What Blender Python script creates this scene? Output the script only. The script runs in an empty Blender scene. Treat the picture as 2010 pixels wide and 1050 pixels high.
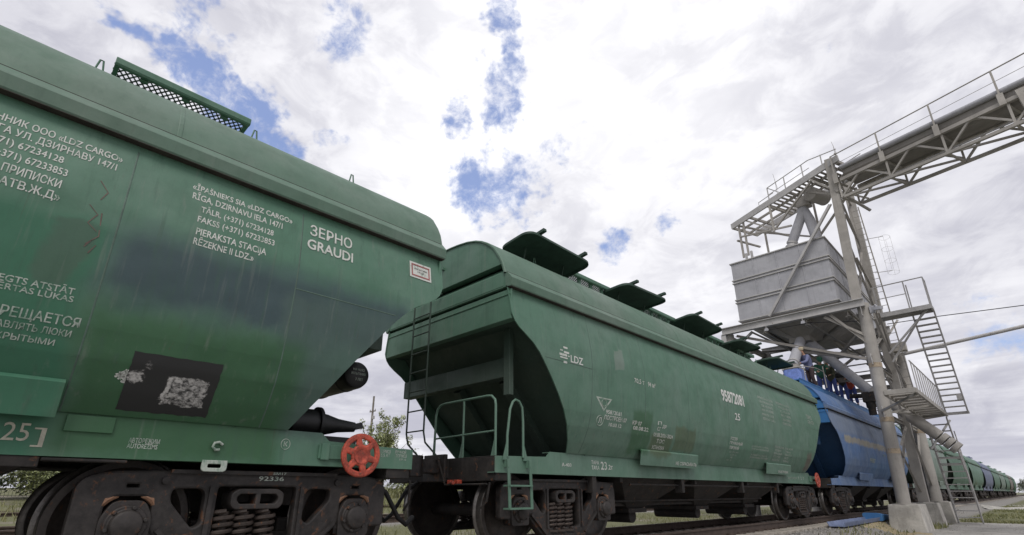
import bpy, bmesh, math, random
from mathutils import Vector, Matrix
random.seed(7)
R = math.radians
S = bpy.context.scene
COL = S.collection

# ---------------------------------------------------------------- camera
cam_d = bpy.data.cameras.new('camera'); cam = bpy.data.objects.new('camera', cam_d); COL.objects.link(cam)
cam_d.sensor_width = 36.0; cam_d.sensor_fit = 'HORIZONTAL'
cam_d.lens = 992.0 / 2010.0 * 36.0
cam_d.shift_y = (612.5 - 525.0) / 2010.0
cam_d.clip_start = 0.05; cam_d.clip_end = 5000
cam.location = (5.98, 0.0, 0.70)
cam.rotation_euler = (R(90 + 19.66), 0, R(44.89))
S.camera = cam

# ---------------------------------------------------------------- nodes helper
class NT:
    def __init__(s, nt): s.nt = nt; s.n = nt.nodes; s.l = nt.links
    def new(s, t, **k):
        n = s.n.new(t)
        for a, b in k.items(): setattr(n, a, b)
        return n
    def put(s, sock, v):
        if isinstance(v, bpy.types.NodeSocket): s.l.new(v, sock)
        elif v is not None:
            try: sock.default_value = v
            except Exception: sock.default_value = (*v, 1.0)
    def math(s, op, a, b=None, c=None, clamp=False):
        n = s.new('ShaderNodeMath', operation=op); n.use_clamp = clamp
        s.put(n.inputs[0], a)
        if b is not None: s.put(n.inputs[1], b)
        if c is not None: s.put(n.inputs[2], c)
        return n.outputs[0]
    def vmath(s, op, a, b=None):
        n = s.new('ShaderNodeVectorMath', operation=op); s.put(n.inputs[0], a)
        if b is not None: s.put(n.inputs[1], b)
        return n.outputs['Value'] if op in ('LENGTH', 'DOT_PRODUCT', 'DISTANCE') else n.outputs[0]
    def ss(s, v, a, b, lo=0.0, hi=1.0):
        n = s.new('ShaderNodeMapRange', interpolation_type='SMOOTHSTEP')
        s.put(n.inputs['Value'], v); n.inputs['From Min'].default_value = a; n.inputs['From Max'].default_value = b
        n.inputs['To Min'].default_value = lo; n.inputs['To Max'].default_value = hi
        return n.outputs['Result']
    def mix(s, f, a, b, mode='MIX'):
        n = s.new('ShaderNodeMix', data_type='RGBA', blend_type=mode)
        s.put(n.inputs[0], f); s.put(n.inputs[6], a); s.put(n.inputs[7], b)
        return n.outputs[2]
    def noise(s, vec, scale, detail=4, rough=.55, dist=0.0):
        n = s.new('ShaderNodeTexNoise'); s.put(n.inputs['Vector'], vec)
        n.inputs['Scale'].default_value = scale; n.inputs['Detail'].default_value = detail
        n.inputs['Roughness'].default_value = rough; n.inputs['Distortion'].default_value = dist
        return n.outputs['Fac']
    def scaled(s, vec, sc): return s.vmath('MULTIPLY', vec, sc)
    def sep(s, vec):
        n = s.new('ShaderNodeSeparateXYZ'); s.put(n.inputs[0], vec); return n.outputs

# ---------------------------------------------------------------- world: Nishita sky seen through broken cloud
SUN_EL, SUN_AZ = 52.0, 138.0            # azimuth measured from +Y towards +X
W = bpy.data.worlds.new('World'); S.world = W; W.use_nodes = True
w = NT(W.node_tree); w.n.clear()
out = w.new('ShaderNodeOutputWorld')
sky = w.new('ShaderNodeTexSky', sky_type='NISHITA'); sky.sun_disc = False
sky.sun_elevation = R(SUN_EL); sky.sun_rotation = R(SUN_AZ); sky.air_density = 1.0; sky.dust_density = 1.2
bg1 = w.new('ShaderNodeBackground'); bg1.inputs[1].default_value = 0.15
skc = w.mix(0.45, sky.outputs[0], (2.5, 3.3, 6.4, 1)); w.l.new(skc, bg1.inputs[0])
tc = w.new('ShaderNodeTexCoord'); D = tc.outputs['Generated']
dz = w.sep(D)
dzc = w.math('ADD', w.math('MAXIMUM', dz[2], 0.0), 0.10)
comb = w.new('ShaderNodeCombineXYZ')
w.l.new(w.math('DIVIDE', dz[0], dzc), comb.inputs[0]); w.l.new(w.math('DIVIDE', dz[1], dzc), comb.inputs[1])
P2 = comb.outputs[0]
warp = w.new('ShaderNodeTexNoise'); w.put(warp.inputs['Vector'], D); warp.inputs['Scale'].default_value = 5.5
warp.inputs['Detail'].default_value = 5; warp.inputs['Roughness'].default_value = .62
off = w.scaled(w.vmath('SUBTRACT', warp.outputs['Color'], (.5, .5, .5)), (.26, .26, .26))
DW = w.vmath('ADD', D, off)
# openings between the clouds: direction (unit vector), angular radius, depth
#HOLES-BEGIN
HOLES = [(-0.766,0.014,0.643,0.031,0.95), (-0.773,0.049,0.632,0.044,1.00), (-0.784,0.083,0.615,0.047,1.00), (-0.796,0.115,0.594,0.045,0.95), (-0.768,0.154,0.622,0.032,0.75), (-0.789,0.166,0.592,0.043,0.90), (-0.789,0.201,0.581,0.044,0.95), (-0.794,0.240,0.559,0.041,0.90), (-0.725,0.075,0.685,0.035,0.85), (-0.746,0.071,0.663,0.027,0.80), (-0.754,0.115,0.647,0.024,0.60), (-0.651,0.242,0.720,0.033,0.56), (-0.644,0.276,0.713,0.036,0.60), (-0.641,0.304,0.704,0.022,0.50), (-0.473,0.450,0.757,0.026,0.72), (-0.492,0.481,0.726,0.027,0.72), (-0.512,0.514,0.688,0.038,0.80), (-0.543,0.525,0.656,0.039,0.82), (-0.450,0.445,0.774,0.022,0.60), (-0.610,0.551,0.569,0.056,0.90), (-0.619,0.513,0.595,0.033,0.80), (-0.587,0.590,0.554,0.052,0.85), (-0.634,0.567,0.526,0.038,0.80), (-0.637,0.590,0.497,0.027,0.60), (-0.616,0.453,0.645,0.026,0.62), (-0.749,0.318,0.582,0.023,0.62), (-0.442,0.615,0.653,0.021,0.50), (-0.492,0.622,0.609,0.029,0.52), (-0.481,0.761,0.436,0.038,0.68), (-0.387,0.786,0.481,0.024,0.56), (0.002,0.975,0.221,0.050,0.50), (-0.025,0.962,0.272,0.035,0.50)]
#HOLES-END
acc = None
for (hx, hy, hz, hr, hd) in HOLES:
    d_ = w.vmath('DISTANCE', DW, (hx, hy, hz))
    m_ = w.ss(d_, hr * 0.5, hr * 1.9, hd, 0.0)
    acc = m_ if acc is None else w.math('MAXIMUM', acc, m_)
fn = w.noise(w.scaled(D, (1, 1, 1.6)), 9.0, 8, .66, .3)
fn2 = w.noise(P2, 1.1, 6, .6, .2)
fn3 = w.noise(D, 34.0, 6, .7, .4)
hole = w.math('ADD', acc, w.math('ADD', w.math('MULTIPLY', w.math('SUBTRACT', fn, .5), 1.6), w.math('MULTIPLY', w.math('SUBTRACT', fn3, .5), 1.0)))
hole = w.math('MULTIPLY', w.ss(hole, .25, .95), .95)
base = w.ss(fn2, .36, .66)
sm = w.noise(w.scaled(D, (1, 1, 2.2)), 3.2, 5, .55, .35)
sm2 = w.noise(w.scaled(D, (1, 1, 1.7)), 9.5, 6, .6, .5)
shade = w.math('ADD', w.math('MULTIPLY', base, .36), w.math('ADD', w.math('MULTIPLY', w.ss(sm, .33, .68), .40), w.math('MULTIPLY', w.ss(sm2, .38, .62), .38)))
# brightest toward the veiled sun, greyer toward the right and the horizon
SD = (math.sin(R(SUN_AZ)) * math.cos(R(SUN_EL)), math.cos(R(SUN_AZ)) * math.cos(R(SUN_EL)), math.sin(R(SUN_EL)))
BR = (-0.40, 0.63, 0.67)
glow = w.ss(w.vmath('DISTANCE', D, BR), .10, .62, 1.0, 0.0)
shade2 = w.math('ADD', w.math('MULTIPLY', shade, .74), w.math('MULTIPLY', glow, .48), clamp=True)
cloud = w.mix(shade2, (.50, .50, .585, 1), (1.14, 1.135, 1.16, 1))
strat = w.noise(w.scaled(D, (1.0, 1.0, 9.0)), 3.0, 6, .6, .2)
hor = w.ss(dz[2], .05, .42, 1.0, 0.0)
cloud = w.mix(w.math('MULTIPLY', hor, w.ss(strat, .35, .68)), cloud, (.53, .53, .62, 1))
cloud = w.mix(w.ss(dz[2], -.02, .0, 1, 0), cloud, (.25, .26, .25, 1))
bg2 = w.new('ShaderNodeBackground'); w.l.new(cloud, bg2.inputs[0]); bg2.inputs[1].default_value = 1.0
ms = w.new('ShaderNodeMixShader'); w.l.new(w.math('MULTIPLY', hole, w.ss(dz[2], .02, .10)), ms.inputs[0])
w.l.new(bg2.outputs[0], ms.inputs[1]); w.l.new(bg1.outputs[0], ms.inputs[2]); w.l.new(ms.outputs[0], out.inputs[0])

sl = bpy.data.lights.new('sun', 'SUN'); sl.energy = 1.7; sl.angle = R(24); sl.color = (1, .965, .92)
sun = bpy.data.objects.new('sun', sl); COL.objects.link(sun)
sun.rotation_euler = Vector(SD).to_track_quat('Z', 'Y').to_euler()
S.view_settings.view_transform = 'Standard'; S.view_settings.look = 'None'
S.view_settings.exposure = 0.0; S.view_settings.gamma = 1.0
S.cycles.max_bounces = 6

# ---------------------------------------------------------------- materials
MATS = {}
def mat_base(name):
    m = bpy.data.materials.new(name); m.use_nodes = True; MATS[name] = m
    t = NT(m.node_tree); b = t.n['Principled BSDF']
    return m, t, b
def obj_coord(t): return t.new('ShaderNodeTexCoord').outputs['Object']
def bump(t, b, h, strength=.3, dist=.01):
    n = t.new('ShaderNodeBump'); n.inputs['Strength'].default_value = strength; n.inputs['Distance'].default_value = dist
    t.put(n.inputs['Height'], h); t.l.new(n.outputs[0], b.inputs['Normal'])
def plain(name, col, rough=.6, metal=0.0, var=.25, scale=3.0, rust=0.0, bumpy=.15):
    m, t, b = mat_base(name); o = obj_coord(t)
    n1 = t.noise(o, scale, 6, .65); n2 = t.noise(o, scale * 6, 4, .6)
    k = t.math('ADD', t.math('MULTIPLY', n1, .7), t.math('MULTIPLY', n2, .3))
    dark = tuple(c * (1 - var) for c in col); lite = tuple(min(1, c * (1 + var)) for c in col)
    c = t.mix(t.ss(k, .35, .65), (*dark, 1), (*lite, 1))
    if rust:
        rm = t.ss(t.noise(o, scale * 2.3, 8, .7, .4), .66 - rust * .2, .74 - rust * .2)
        c = t.mix(rm, c, (.105, .048, .024, 1))
    t.l.new(c, b.inputs['Base Color']); b.inputs['Roughness'].default_value = rough; b.inputs['Metallic'].default_value = metal
    if bumpy: bump(t, b, n2, bumpy, .006)
    return m
def paint(name, col, alt, rough=.55, patches=(), streak=.5, rust=.3):
    """old wagon paint: faded blotches, rain streaks, rust spots, repainted areas (y0,y1,z0,z1,soft,colour,strength)"""
    m, t, b = mat_base(name); o = obj_coord(t)
    n1 = t.noise(o, .55, 6, .62, .3); n2 = t.noise(o, 3.2, 5, .6); n3 = t.noise(o, 21, 3, .6)
    c = t.mix(t.ss(n1, .38, .64), (*col, 1), (*alt, 1))
    c = t.mix(t.math('MULTIPLY', t.ss(n2, .45, .72), .32), c, (*[x * .72 for x in col], 1))
    xyz = t.sep(o); ez = t.math('ADD', xyz[2], t.math('MULTIPLY', t.math('SUBTRACT', n2, .5), .28))
    ey = t.math('ADD', xyz[1], t.math('MULTIPLY', t.math('SUBTRACT', t.noise(o, 2.1, 5, .6), .5), .30))
    for (y0, y1, z0, z1, sf, pc, k) in patches:
        mk = t.math('MULTIPLY', t.math('MULTIPLY', t.ss(ey, y0 - sf, y0 + sf), t.ss(ey, y1 - sf, y1 + sf, 1, 0)),
                    t.math('MULTIPLY', t.ss(ez, z0 - sf, z0 + sf), t.ss(ez, z1 - sf, z1 + sf, 1, 0)))
        mk = t.math('MULTIPLY', t.math('MULTIPLY', mk, k), t.ss(n1, .15, .5, .65, 1))
        c = t.mix(mk, c, (*pc, 1))
    st = t.noise(t.scaled(o, (9, 9, .55)), 1.6, 6, .65)
    c = t.mix(t.math('MULTIPLY', t.ss(st, .52, .74), streak * .55), c, (*[x * .55 for x in col], 1))
    st2 = t.noise(t.scaled(o, (14, 14, .5)), 1.1, 5, .6)
    c = t.mix(t.math('MULTIPLY', t.ss(st2, .56, .75), streak * .35), c, (.2, .22, .19, 1))
    st3 = t.noise(t.scaled(o, (26, 26, .32)), 1.3, 6, .68, .15)
    c = t.mix(t.math('MULTIPLY', t.ss(st3, .60, .76), streak * .5), c, (.062, .055, .036, 1))
    if rust:
        rm = t.math('MULTIPLY', t.ss(t.noise(t.scaled(o, (3, 3, 1.4)), 2.6, 9, .72, .5), .665, .74), rust)
        c = t.mix(rm, c, (.10, .055, .035, 1))
    c = t.mix(t.math('MULTIPLY', n3, .16), c, (.02, .03, .025, 1))
    t.l.new(c, b.inputs['Base Color'])
    t.l.new(t.ss(n2, .3, .7, rough - .06, rough + .12), b.inputs['Roughness'])
    dent = t.noise(t.scaled(o, (1, 1.6, 1.1)), 1.5, 2, .4)
    bump(t, b, t.math('ADD', t.math('MULTIPLY', dent, 2.2), t.math('MULTIPLY', n3, .05)), .7, .026)
    return m
GREEN = (.073, .176, .113); GREEN_L = (.106, .198, .141)
BLUEGREY = (.038, .068, .078); SATGREEN = (.026, .135, .072); OLIVE = (.030, .105, .040)
M = {}
M['green_a'] = paint('faded_green_paint', GREEN, GREEN_L, .55,
    [(-9, 3.74, .9, 2.52, .10, SATGREEN, .85), (3.76, 6.35, 2.02, 2.58, .15, BLUEGREY, .95), (5.08, 6.9, 1.2, 2.42, .08, (.062, .105, .092), .8),
     (3.76, 5.3, .9, 1.96, .12, OLIVE, .9), (3.42, 3.62, 2.05, 2.5, .03, (.05, .11, .07), .9)], .95, .5)
M['green_b'] = paint('weathered_green_paint', (.083, .180, .121), (.116, .202, .150), .55,
    [(-3.95, -3.35, 1.30, 1.98, .05, OLIVE, .75), (-3.3, -2.6, 1.30, 1.66, .05, (.085, .125, .065), .85), (-2.5, -1.75, 1.42, 1.83, .03, (.088, .13, .072), .85),
     (5.0, 5.42, 1.28, 1.75, .05, (.12, .09, .07), .8), (-4.5, -4.2, 2.58, 2.9, .02, (.19, .235, .2), .7)], .8, .4)
M['roof_a'] = paint('dusty_green_roof_paint', (.096, .172, .122), (.130, .188, .146), .62, [], .45, .25)
M['green_c'] = paint('pale_green_paint', (.17, .235, .195), (.20, .25, .215), .6, (), .55, .3)
M['green_d'] = paint('dark_green_paint', (.05, .125, .075), (.08, .16, .11), .6, (), .5, .3)
M['blue'] = paint('faded_blue_paint', (.085, .175, .38), (.14, .21, .35), .6,
    [(-5.6, 6, 2.33, 2.56, .05, (.36, .32, .23), .85), (-9, 9, 2.62, 3.4, .12, (.19, .225, .29), .8), (-2, 2, 1.3, 1.9, .3, (.09, .2, .38), .6)], .7, .35)
M['blue_deep'] = paint('deep_blue_paint', (.035, .17, .42), (.06, .2, .45), .55, (), .4, .2)
M['blue_dark'] = paint('shade_darkened_blue', (.016, .062, .155), (.024, .075, .17), .6, (), .4, .2)  # deep blue darkened so the recess shade is in the colour
M['violet'] = paint('greyish_blue_paint', (.13, .16, .26), (.17, .19, .28), .6, (), .5, .2)
M['brown'] = paint('brown_primer_paint', (.16, .14, .125), (.20, .18, .16), .6, (), .5, .3)
M['inner'] = paint('shade_darkened_green', (.038, .072, .052), (.052, .078, .06), .65, (), .5, .4)  # wagon green with the end recess shadow put into the colour
M['seam'] = plain('weld_seam_paint', (.068, .115, .088), .6, 0, .2, 4)
def worn(name, col, lo, hi):
    m, t, b = mat_base(name); o = obj_coord(t)
    n1 = t.noise(o, 13, 7, .74, .3); n2 = t.noise(t.scaled(o, (30, 30, 5)), 1.5, 5, .65); n3 = t.noise(o, 2.2, 3, .5)
    k = t.math('ADD', t.math('MULTIPLY', n1, .55), t.math('ADD', t.math('MULTIPLY', n2, .30), t.math('MULTIPLY', n3, .15)))
    c = t.mix(t.ss(k, lo, hi), (*col, 1), (*[g * .8 + q * .2 for g, q in zip(GREEN, col)], 1))
    t.l.new(c, b.inputs['Base Color']); b.inputs['Roughness'].default_value = .75
    return m
M['white'] = worn('stencil_white', (.56, .57, .53), .50, .64)
M['white_old'] = worn('worn_stencil_white', (.40, .44, .39), .46, .62)
M['cream'] = plain('old_cream_paint', (.40, .39, .31), .7, 0, .2, 9)
M['black'] = plain('black_paint', (.012, .013, .013), .5, 0, .4, 4)
M['shade_grime'] = plain('brown_shade_and_grime', (.035, .028, .022), .85, 0, .4, 3)  # cornice shadow put into a brown grime colour; also colours the roof joint
M['steel'] = plain('grimy_bogie_steel', (.029, .025, .023), .62, .15, .5, 4, .55, .45)
M['dark'] = plain('dark_underframe_grime', (.022, .019, .017), .8, .05, .5, 4, .4)
M['wheel'] = plain('worn_wheel_steel', (.040, .034, .030), .5, .4, .4, 6, .4)
M['tread'] = plain('worn_tread', (.15, .14, .13), .35, .8, .3, 12, .1)
M['spring'] = plain('rusty_spring', (.05, .038, .032), .6, .3, .35, 8, .35)
M['horn'] = plain('bare_rusted_horn', (.27, .15, .09), .6, .35, .3, 9, .2)
M['red'] = plain('red_handwheel_paint', (.37, .058, .032), .55, 0, .5, 9, .5)
M['galv'] = plain('grey_structure_paint', (.42, .41, .40), .6, .1, .14, 1.6, .05)
M['beige'] = paint('dirty_beige_steel', (.33, .31, .285), (.42, .395, .36), .72, (), .6, 1.0)
M['bin'] = paint('light_grey_sheet', (.375, .375, .40), (.45, .45, .475), .6, (), .6, .7)
M['hopper'] = paint('grey_brown_hopper', (.22, .205, .185), (.29, .27, .25), .7, (), .6, 1.0)
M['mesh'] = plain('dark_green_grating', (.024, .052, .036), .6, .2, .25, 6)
M['rubber'] = plain('black_rubber', (.012, .012, .012), .7, 0, .2, 8)
M['rail'] = plain('rail_rust', (.085, .062, .05), .7, .3, .3, 9, .2)
M['sleeper'] = plain('weathered_sleeper', (.33, .30, .26), .9, 0, .3, 5)
M['bluetray'] = plain('blue_grey_trough', (.17, .21, .33), .6, .1, .2, 3)
M['concrete'] = None
def concrete(name, col, sc=1.5, yellow=0):
    m, t, b = mat_base(name); o = obj_coord(t)
    n1 = t.noise(o, sc, 8, .68); n2 = t.noise(o, sc * 9, 5, .7); n3 = t.noise(t.scaled(o, (4, 4, .6)), sc, 5, .6)
    c = t.mix(t.ss(n1, .34, .66), (*[x * .72 for x in col], 1), (*[x * 1.15 for x in col], 1))
    c = t.mix(t.math('MULTIPLY', t.ss(n3, .46, .66), .5), c, (*[x * .5 for x in col], 1))
    c = t.mix(t.math('MULTIPLY', t.ss(n2, .5, .8), .4), c, (*[x * .55 for x in col], 1))
    t.l.new(c, b.inputs['Base Color']); b.inputs['Roughness'].default_value = .9
    bump(t, b, t.math('ADD', n2, n1), .5, .02); return m
M['concrete'] = concrete('cast_concrete', (.46, .44, .40), 1.9)
M['slab'] = concrete('concrete_yard', (.34, .325, .30), .5)
def ground_mat():
    m, t, b = mat_base('ground_earth'); g = t.new('ShaderNodeNewGeometry').outputs['Position']
    x = t.sep(g)[0]
    n1 = t.noise(g, .35, 7, .65); n2 = t.noise(g, 2.4, 6, .7); n3 = t.noise(g, 26, 3, .7)
    grass = t.mix(n2, (.095, .105, .045, 1), (.18, .175, .085, 1))
    soil = t.mix(n2, (.16, .135, .10, 1), (.27, .245, .20, 1))
    gc = t.mix(t.ss(n1, .50, .66), grass, soil)
    grav = t.mix(n3, (.13, .12, .11, 1), (.34, .325, .30, 1))
    xe = t.math('ADD', x, t.math('MULTIPLY', t.math('SUBTRACT', n2, .5), 1.4))
    k = t.math('MULTIPLY', t.ss(xe, -3.6, -2.6), t.ss(xe, 2.5, 3.2, 1, 0))
    k2 = t.math('MULTIPLY', t.ss(xe, -11.2, -10.4), t.ss(xe, -7.8, -7.0, 1, 0))
    c = t.mix(t.math('MAXIMUM', k, k2), gc, grav)
    t.l.new(c, b.inputs['Base Color']); b.inputs['Roughness'].default_value = .95
    bump(t, b, t.math('ADD', n3, n2), .8, .04); return m
M['ground'] = ground_mat()
def leaf(name, c1, c2):
    m, t, b = mat_base(name)
    n = t.noise(t.new('ShaderNodeNewGeometry').outputs['Position'], 2.2, 4, .7)
    rnd = t.new('ShaderNodeNewGeometry').outputs['Random Per Island']
    k = t.math('ADD', t.math('MULTIPLY', n, .6), t.math('MULTIPLY', rnd, .4))
    c = t.mix(t.ss(k, .25, .75), (*c1, 1), (*c2, 1)); t.l.new(c, b.inputs['Base Color'])
    b.inputs['Roughness'].default_value = .6
    return m
M['leaf'] = leaf('willow_leaf', (.19, .22, .09), (.38, .41, .2))
M['leaf_d'] = leaf('dark_hedge_leaf', (.03, .055, .02), (.085, .125, .04))
M['leaf_far'] = leaf('hazed_far_leaf', (.22, .25, .20), (.32, .34, .29))  # paler leaves: distance haze put into the colour
M['grass'] = leaf('grass_blade', (.115, .13, .042), (.25, .24, .11))
M['bark'] = plain('bark', (.10, .08, .06), .9, 0, .3, 6)
M['wood'] = plain('grey_pole_wood', (.20, .18, .16), .9, 0, .3, 4)
M['grain'] = plain('spilled_grain', (.30, .245, .15), .95, 0, .25, 20, 0, .6)
M['stone'] = plain('ballast_stone', (.25, .235, .215), .95, 0, .4, 3)
M['skin'] = plain('skin', (.45, .26, .18), .6, 0, .08, 5, 0, 0)

# ---------------------------------------------------------------- mesh builder
def basis(d):
    d = Vector(d).normalized(); u = Vector((0, 0, 1)) if abs(d.z) < .95 else Vector((0, 1, 0))
    a = d.cross(u).normalized(); return a, d.cross(a).normalized()
class MB:
    def __init__(s): s.v = []; s.f = []
    def add(s, vs, fs):
        o = len(s.v); s.v += [tuple(x) for x in vs]; s.f += [tuple(i + o for i in f) for f in fs]; return s
    def box(s, x0, x1, y0, y1, z0, z1, m=None):
        vs = [Vector((x, y, z)) for z in (z0, z1) for y in (y0, y1) for x in (x0, x1)]
        if m is not None: vs = [m @ q for q in vs]
        return s.add(vs, [(0, 2, 3, 1), (4, 5, 7, 6), (0, 1, 5, 4), (2, 6, 7, 3), (0, 4, 6, 2), (1, 3, 7, 5)])
    def bar(s, a, b, w=.06, h=None, up=None):
        """square bar from a to b; w across, h in the other direction"""
        h = h or w; a = Vector(a); b = Vector(b); d = (b - a).normalized()
        u = Vector(up) if up else (Vector((0, 0, 1)) if abs(d.z) < .9 else Vector((0, 1, 0)))
        p = d.cross(u).normalized(); q = p.cross(d).normalized()
        vs = [e + p * sx * w / 2 + q * sy * h / 2 for e in (a, b) for sx, sy in ((-1, -1), (1, -1), (1, 1), (-1, 1))]
        return s.add(vs, [(3, 2, 1, 0), (4, 5, 6, 7), (0, 1, 5, 4), (1, 2, 6, 5), (2, 3, 7, 6), (3, 0, 4, 7)])
    def angle(s, a, b, w=.08, t=.012, up=None):
        """steel angle section"""
        a = Vector(a); b = Vector(b); d = (b - a).normalized()
        u = Vector(up) if up else (Vector((0, 0, 1)) if abs(d.z) < .9 else Vector((0, 1, 0)))
        p = d.cross(u).normalized(); q = p.cross(d).normalized()
        prof = [(0, 0), (w, 0), (w, t), (t, t), (t, w), (0, w)]
        vs = [e + p * x + q * y for e in (a, b) for x, y in prof]
        fs = [tuple(reversed(range(6))), tuple(range(6, 12))] + [(i, (i + 1) % 6, (i + 1) % 6 + 6, i + 6) for i in range(6)]
        return s.add(vs, fs)
    def tube(s, pts, r, n=8, closed=False, cap=True):
        pts = [Vector(p) for p in pts]; N = len(pts); rs = r if isinstance(r, (list, tuple)) else [r] * N
        vs = []; pa = None
        for i, p in enumerate(pts):
            if closed: d = pts[(i + 1) % N] - pts[i - 1]
            else: d = (pts[min(i + 1, N - 1)] - pts[max(i - 1, 0)])
            d.normalize()
            if pa is None: a, b = basis(d)
            else:
                a = (pa - d * pa.dot(d)); a = a.normalized() if a.length > 1e-6 else basis(d)[0]; b = d.cross(a).normalized()
            pa = a
            vs += [p + (a * math.cos(2 * math.pi * k / n) + b * math.sin(2 * math.pi * k / n)) * rs[i] for k in range(n)]
        fs = []
        for i in range(N if closed else N - 1):
            j = (i + 1) % N
            fs += [(i * n + k, i * n + (k + 1) % n, j * n + (k + 1) % n, j * n + k) for k in range(n)]
        if cap and not closed: fs += [tuple(reversed(range(n))), tuple(range((N - 1) * n, N * n))]
        return s.add(vs, fs)
    def prism(s, poly, fn0, fn1):
        """closed polygon mapped at two ends"""
        n = len(poly); vs = [fn0(*p) for p in poly] + [fn1(*p) for p in poly]
        return s.add(vs, [tuple(reversed(range(n))), tuple(range(n, 2 * n))] + [(i, (i + 1) % n, (i + 1) % n + n, i + n) for i in range(n)])
    def lathe(s, prof, c, axis='X', n=40):
        """profile (along, radius) round an axis through c"""
        c = Vector(c); vs = []
        for (h, r) in prof:
            for k in range(n):
                a = 2 * math.pi * k / n; ca, sa = math.cos(a) * r, math.sin(a) * r
                vs.append(c + Vector({'X': (h, ca, sa), 'Y': (ca, h, sa), 'Z': (ca, sa, h)}[axis]))
        m = len(prof); fs = [(i * n + k, i * n + (k + 1) % n, (i + 1) * n + (k + 1) % n, (i + 1) * n + k) for i in range(m - 1) for k in range(n)]
        fs += [tuple(reversed(range(n))), tuple(range((m - 1) * n, m * n))]
        return s.add(vs, fs)
    def build(s, name, mat, parent=None, smooth=None, bevel=0, loc=None):
        me = bpy.data.meshes.new(name); me.from_pydata(s.v, [], s.f)
        bm = bmesh.new(); bm.from_mesh(me); bmesh.ops.recalc_face_normals(bm, faces=bm.faces); bm.to_mesh(me); bm.free()
        return obj(name, me, mat, parent, smooth, bevel, loc)
def obj(name, me, mat, parent=None, smooth=None, bevel=0, loc=None):
    if mat is not None: me.materials.append(mat)
    o = bpy.data.objects.new(name, me); COL.objects.link(o)
    if parent is not None: o.parent = parent
    if loc: o.location = loc
    if smooth:
        me.shade_smooth()
        me.set_sharp_from_angle(angle=R(smooth))
    if bevel:
        b = o.modifiers.new('bevel', 'BEVEL'); b.width = bevel; b.segments = 2; b.limit_method = 'ANGLE'; b.angle_limit = R(40)
    return o
def tag(o, label, cat, group=None, kind=None):
    o['label'] = label; o['category'] = cat
    if group: o['group'] = group
    if kind: o['kind'] = kind
    return o
def thing(name, label, cat, loc=(0, 0, 0), rz=0, group=None):
    o = bpy.data.objects.new(name, None); COL.objects.link(o); o.location = loc; o.rotation_euler = (0, 0, rz)
    o.empty_display_size = .2
    return tag(o, label, cat, group)
def struct(o, kind='structure', label=None):
    o['kind'] = kind
    if label: o['label'] = label
    return o
def rounded(pts, r, n=5):
    """round the corners of a polygon of (x, y) or (x, y, radius)"""
    out_ = []; N = len(pts)
    for i in range(N):
        p = Vector(pts[i][:2]); a = Vector(pts[i - 1][:2]); b = Vector(pts[(i + 1) % N][:2]); rr = pts[i][2] if len(pts[i]) > 2 else r
        da = (a - p); db = (b - p); k = min(rr, da.length * .45, db.length * .45)
        if k < 1e-4: out_.append(tuple(p)); continue
        s0 = p + da.normalized() * k; s1 = p + db.normalized() * k
        for j in range(n + 1):
            t = j / n; out_.append(tuple(s0 * (1 - t) ** 2 + p * 2 * t * (1 - t) + s1 * t * t))
    return out_
def circle(cx, cy, r, n=28): return [(cx + r * math.cos(2 * math.pi * k / n), cy + r * math.sin(2 * math.pi * k / n)) for k in range(n)]
def plate(outer, holes, thick, bev, mapfn):
    """plate with holes (2-D filled outline, extruded and bevelled); mapfn(u, v, w) -> xyz with w across the plate"""
    cu = bpy.data.curves.new('tmp', 'CURVE'); cu.dimensions = '2D'; cu.fill_mode = 'BOTH'
    cu.extrude = max(thick / 2 - bev, .0005); cu.bevel_depth = bev; cu.bevel_resolution = 1
    for loop in [outer] + list(holes):
        sp = cu.splines.new('POLY'); sp.points.add(len(loop) - 1); sp.use_cyclic_u = True
        for p, q in zip(sp.points, loop): p.co = (q[0], q[1], 0, 1)
    o = bpy.data.objects.new('tmp', cu); COL.objects.link(o)
    me = bpy.data.meshes.new_from_object(o.evaluated_get(bpy.context.evaluated_depsgraph_get()))
    bpy.data.objects.remove(o); bpy.data.curves.remove(cu)
    m = MB(); m.v = [tuple(mapfn(*v.co)) for v in me.vertices]; m.f = [tuple(p.vertices) for p in me.polygons]
    bpy.data.meshes.remove(me); return m
_tc = {}
def text_geo(st, bold=.012, spacing=1.0):
    key = (st, bold, spacing)
    if key in _tc: return _tc[key]
    cu = bpy.data.curves.new('tmp', 'FONT'); cu.body = st; cu.size = 1; cu.offset = bold; cu.resolution_u = 3; cu.space_character = spacing
    o = bpy.data.objects.new('tmp', cu); COL.objects.link(o)
    me = bpy.data.meshes.new_from_object(o.evaluated_get(bpy.context.evaluated_depsgraph_get()))
    vs = [tuple(v.co) for v in me.vertices]; fs = [tuple(p.vertices) for p in me.polygons]
    bpy.data.objects.remove(o); bpy.data.curves.remove(cu); bpy.data.meshes.remove(me)
    if not vs: vs = [(0, 0, 0)]; fs = []
    _tc[key] = (vs, fs); return vs, fs
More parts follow.
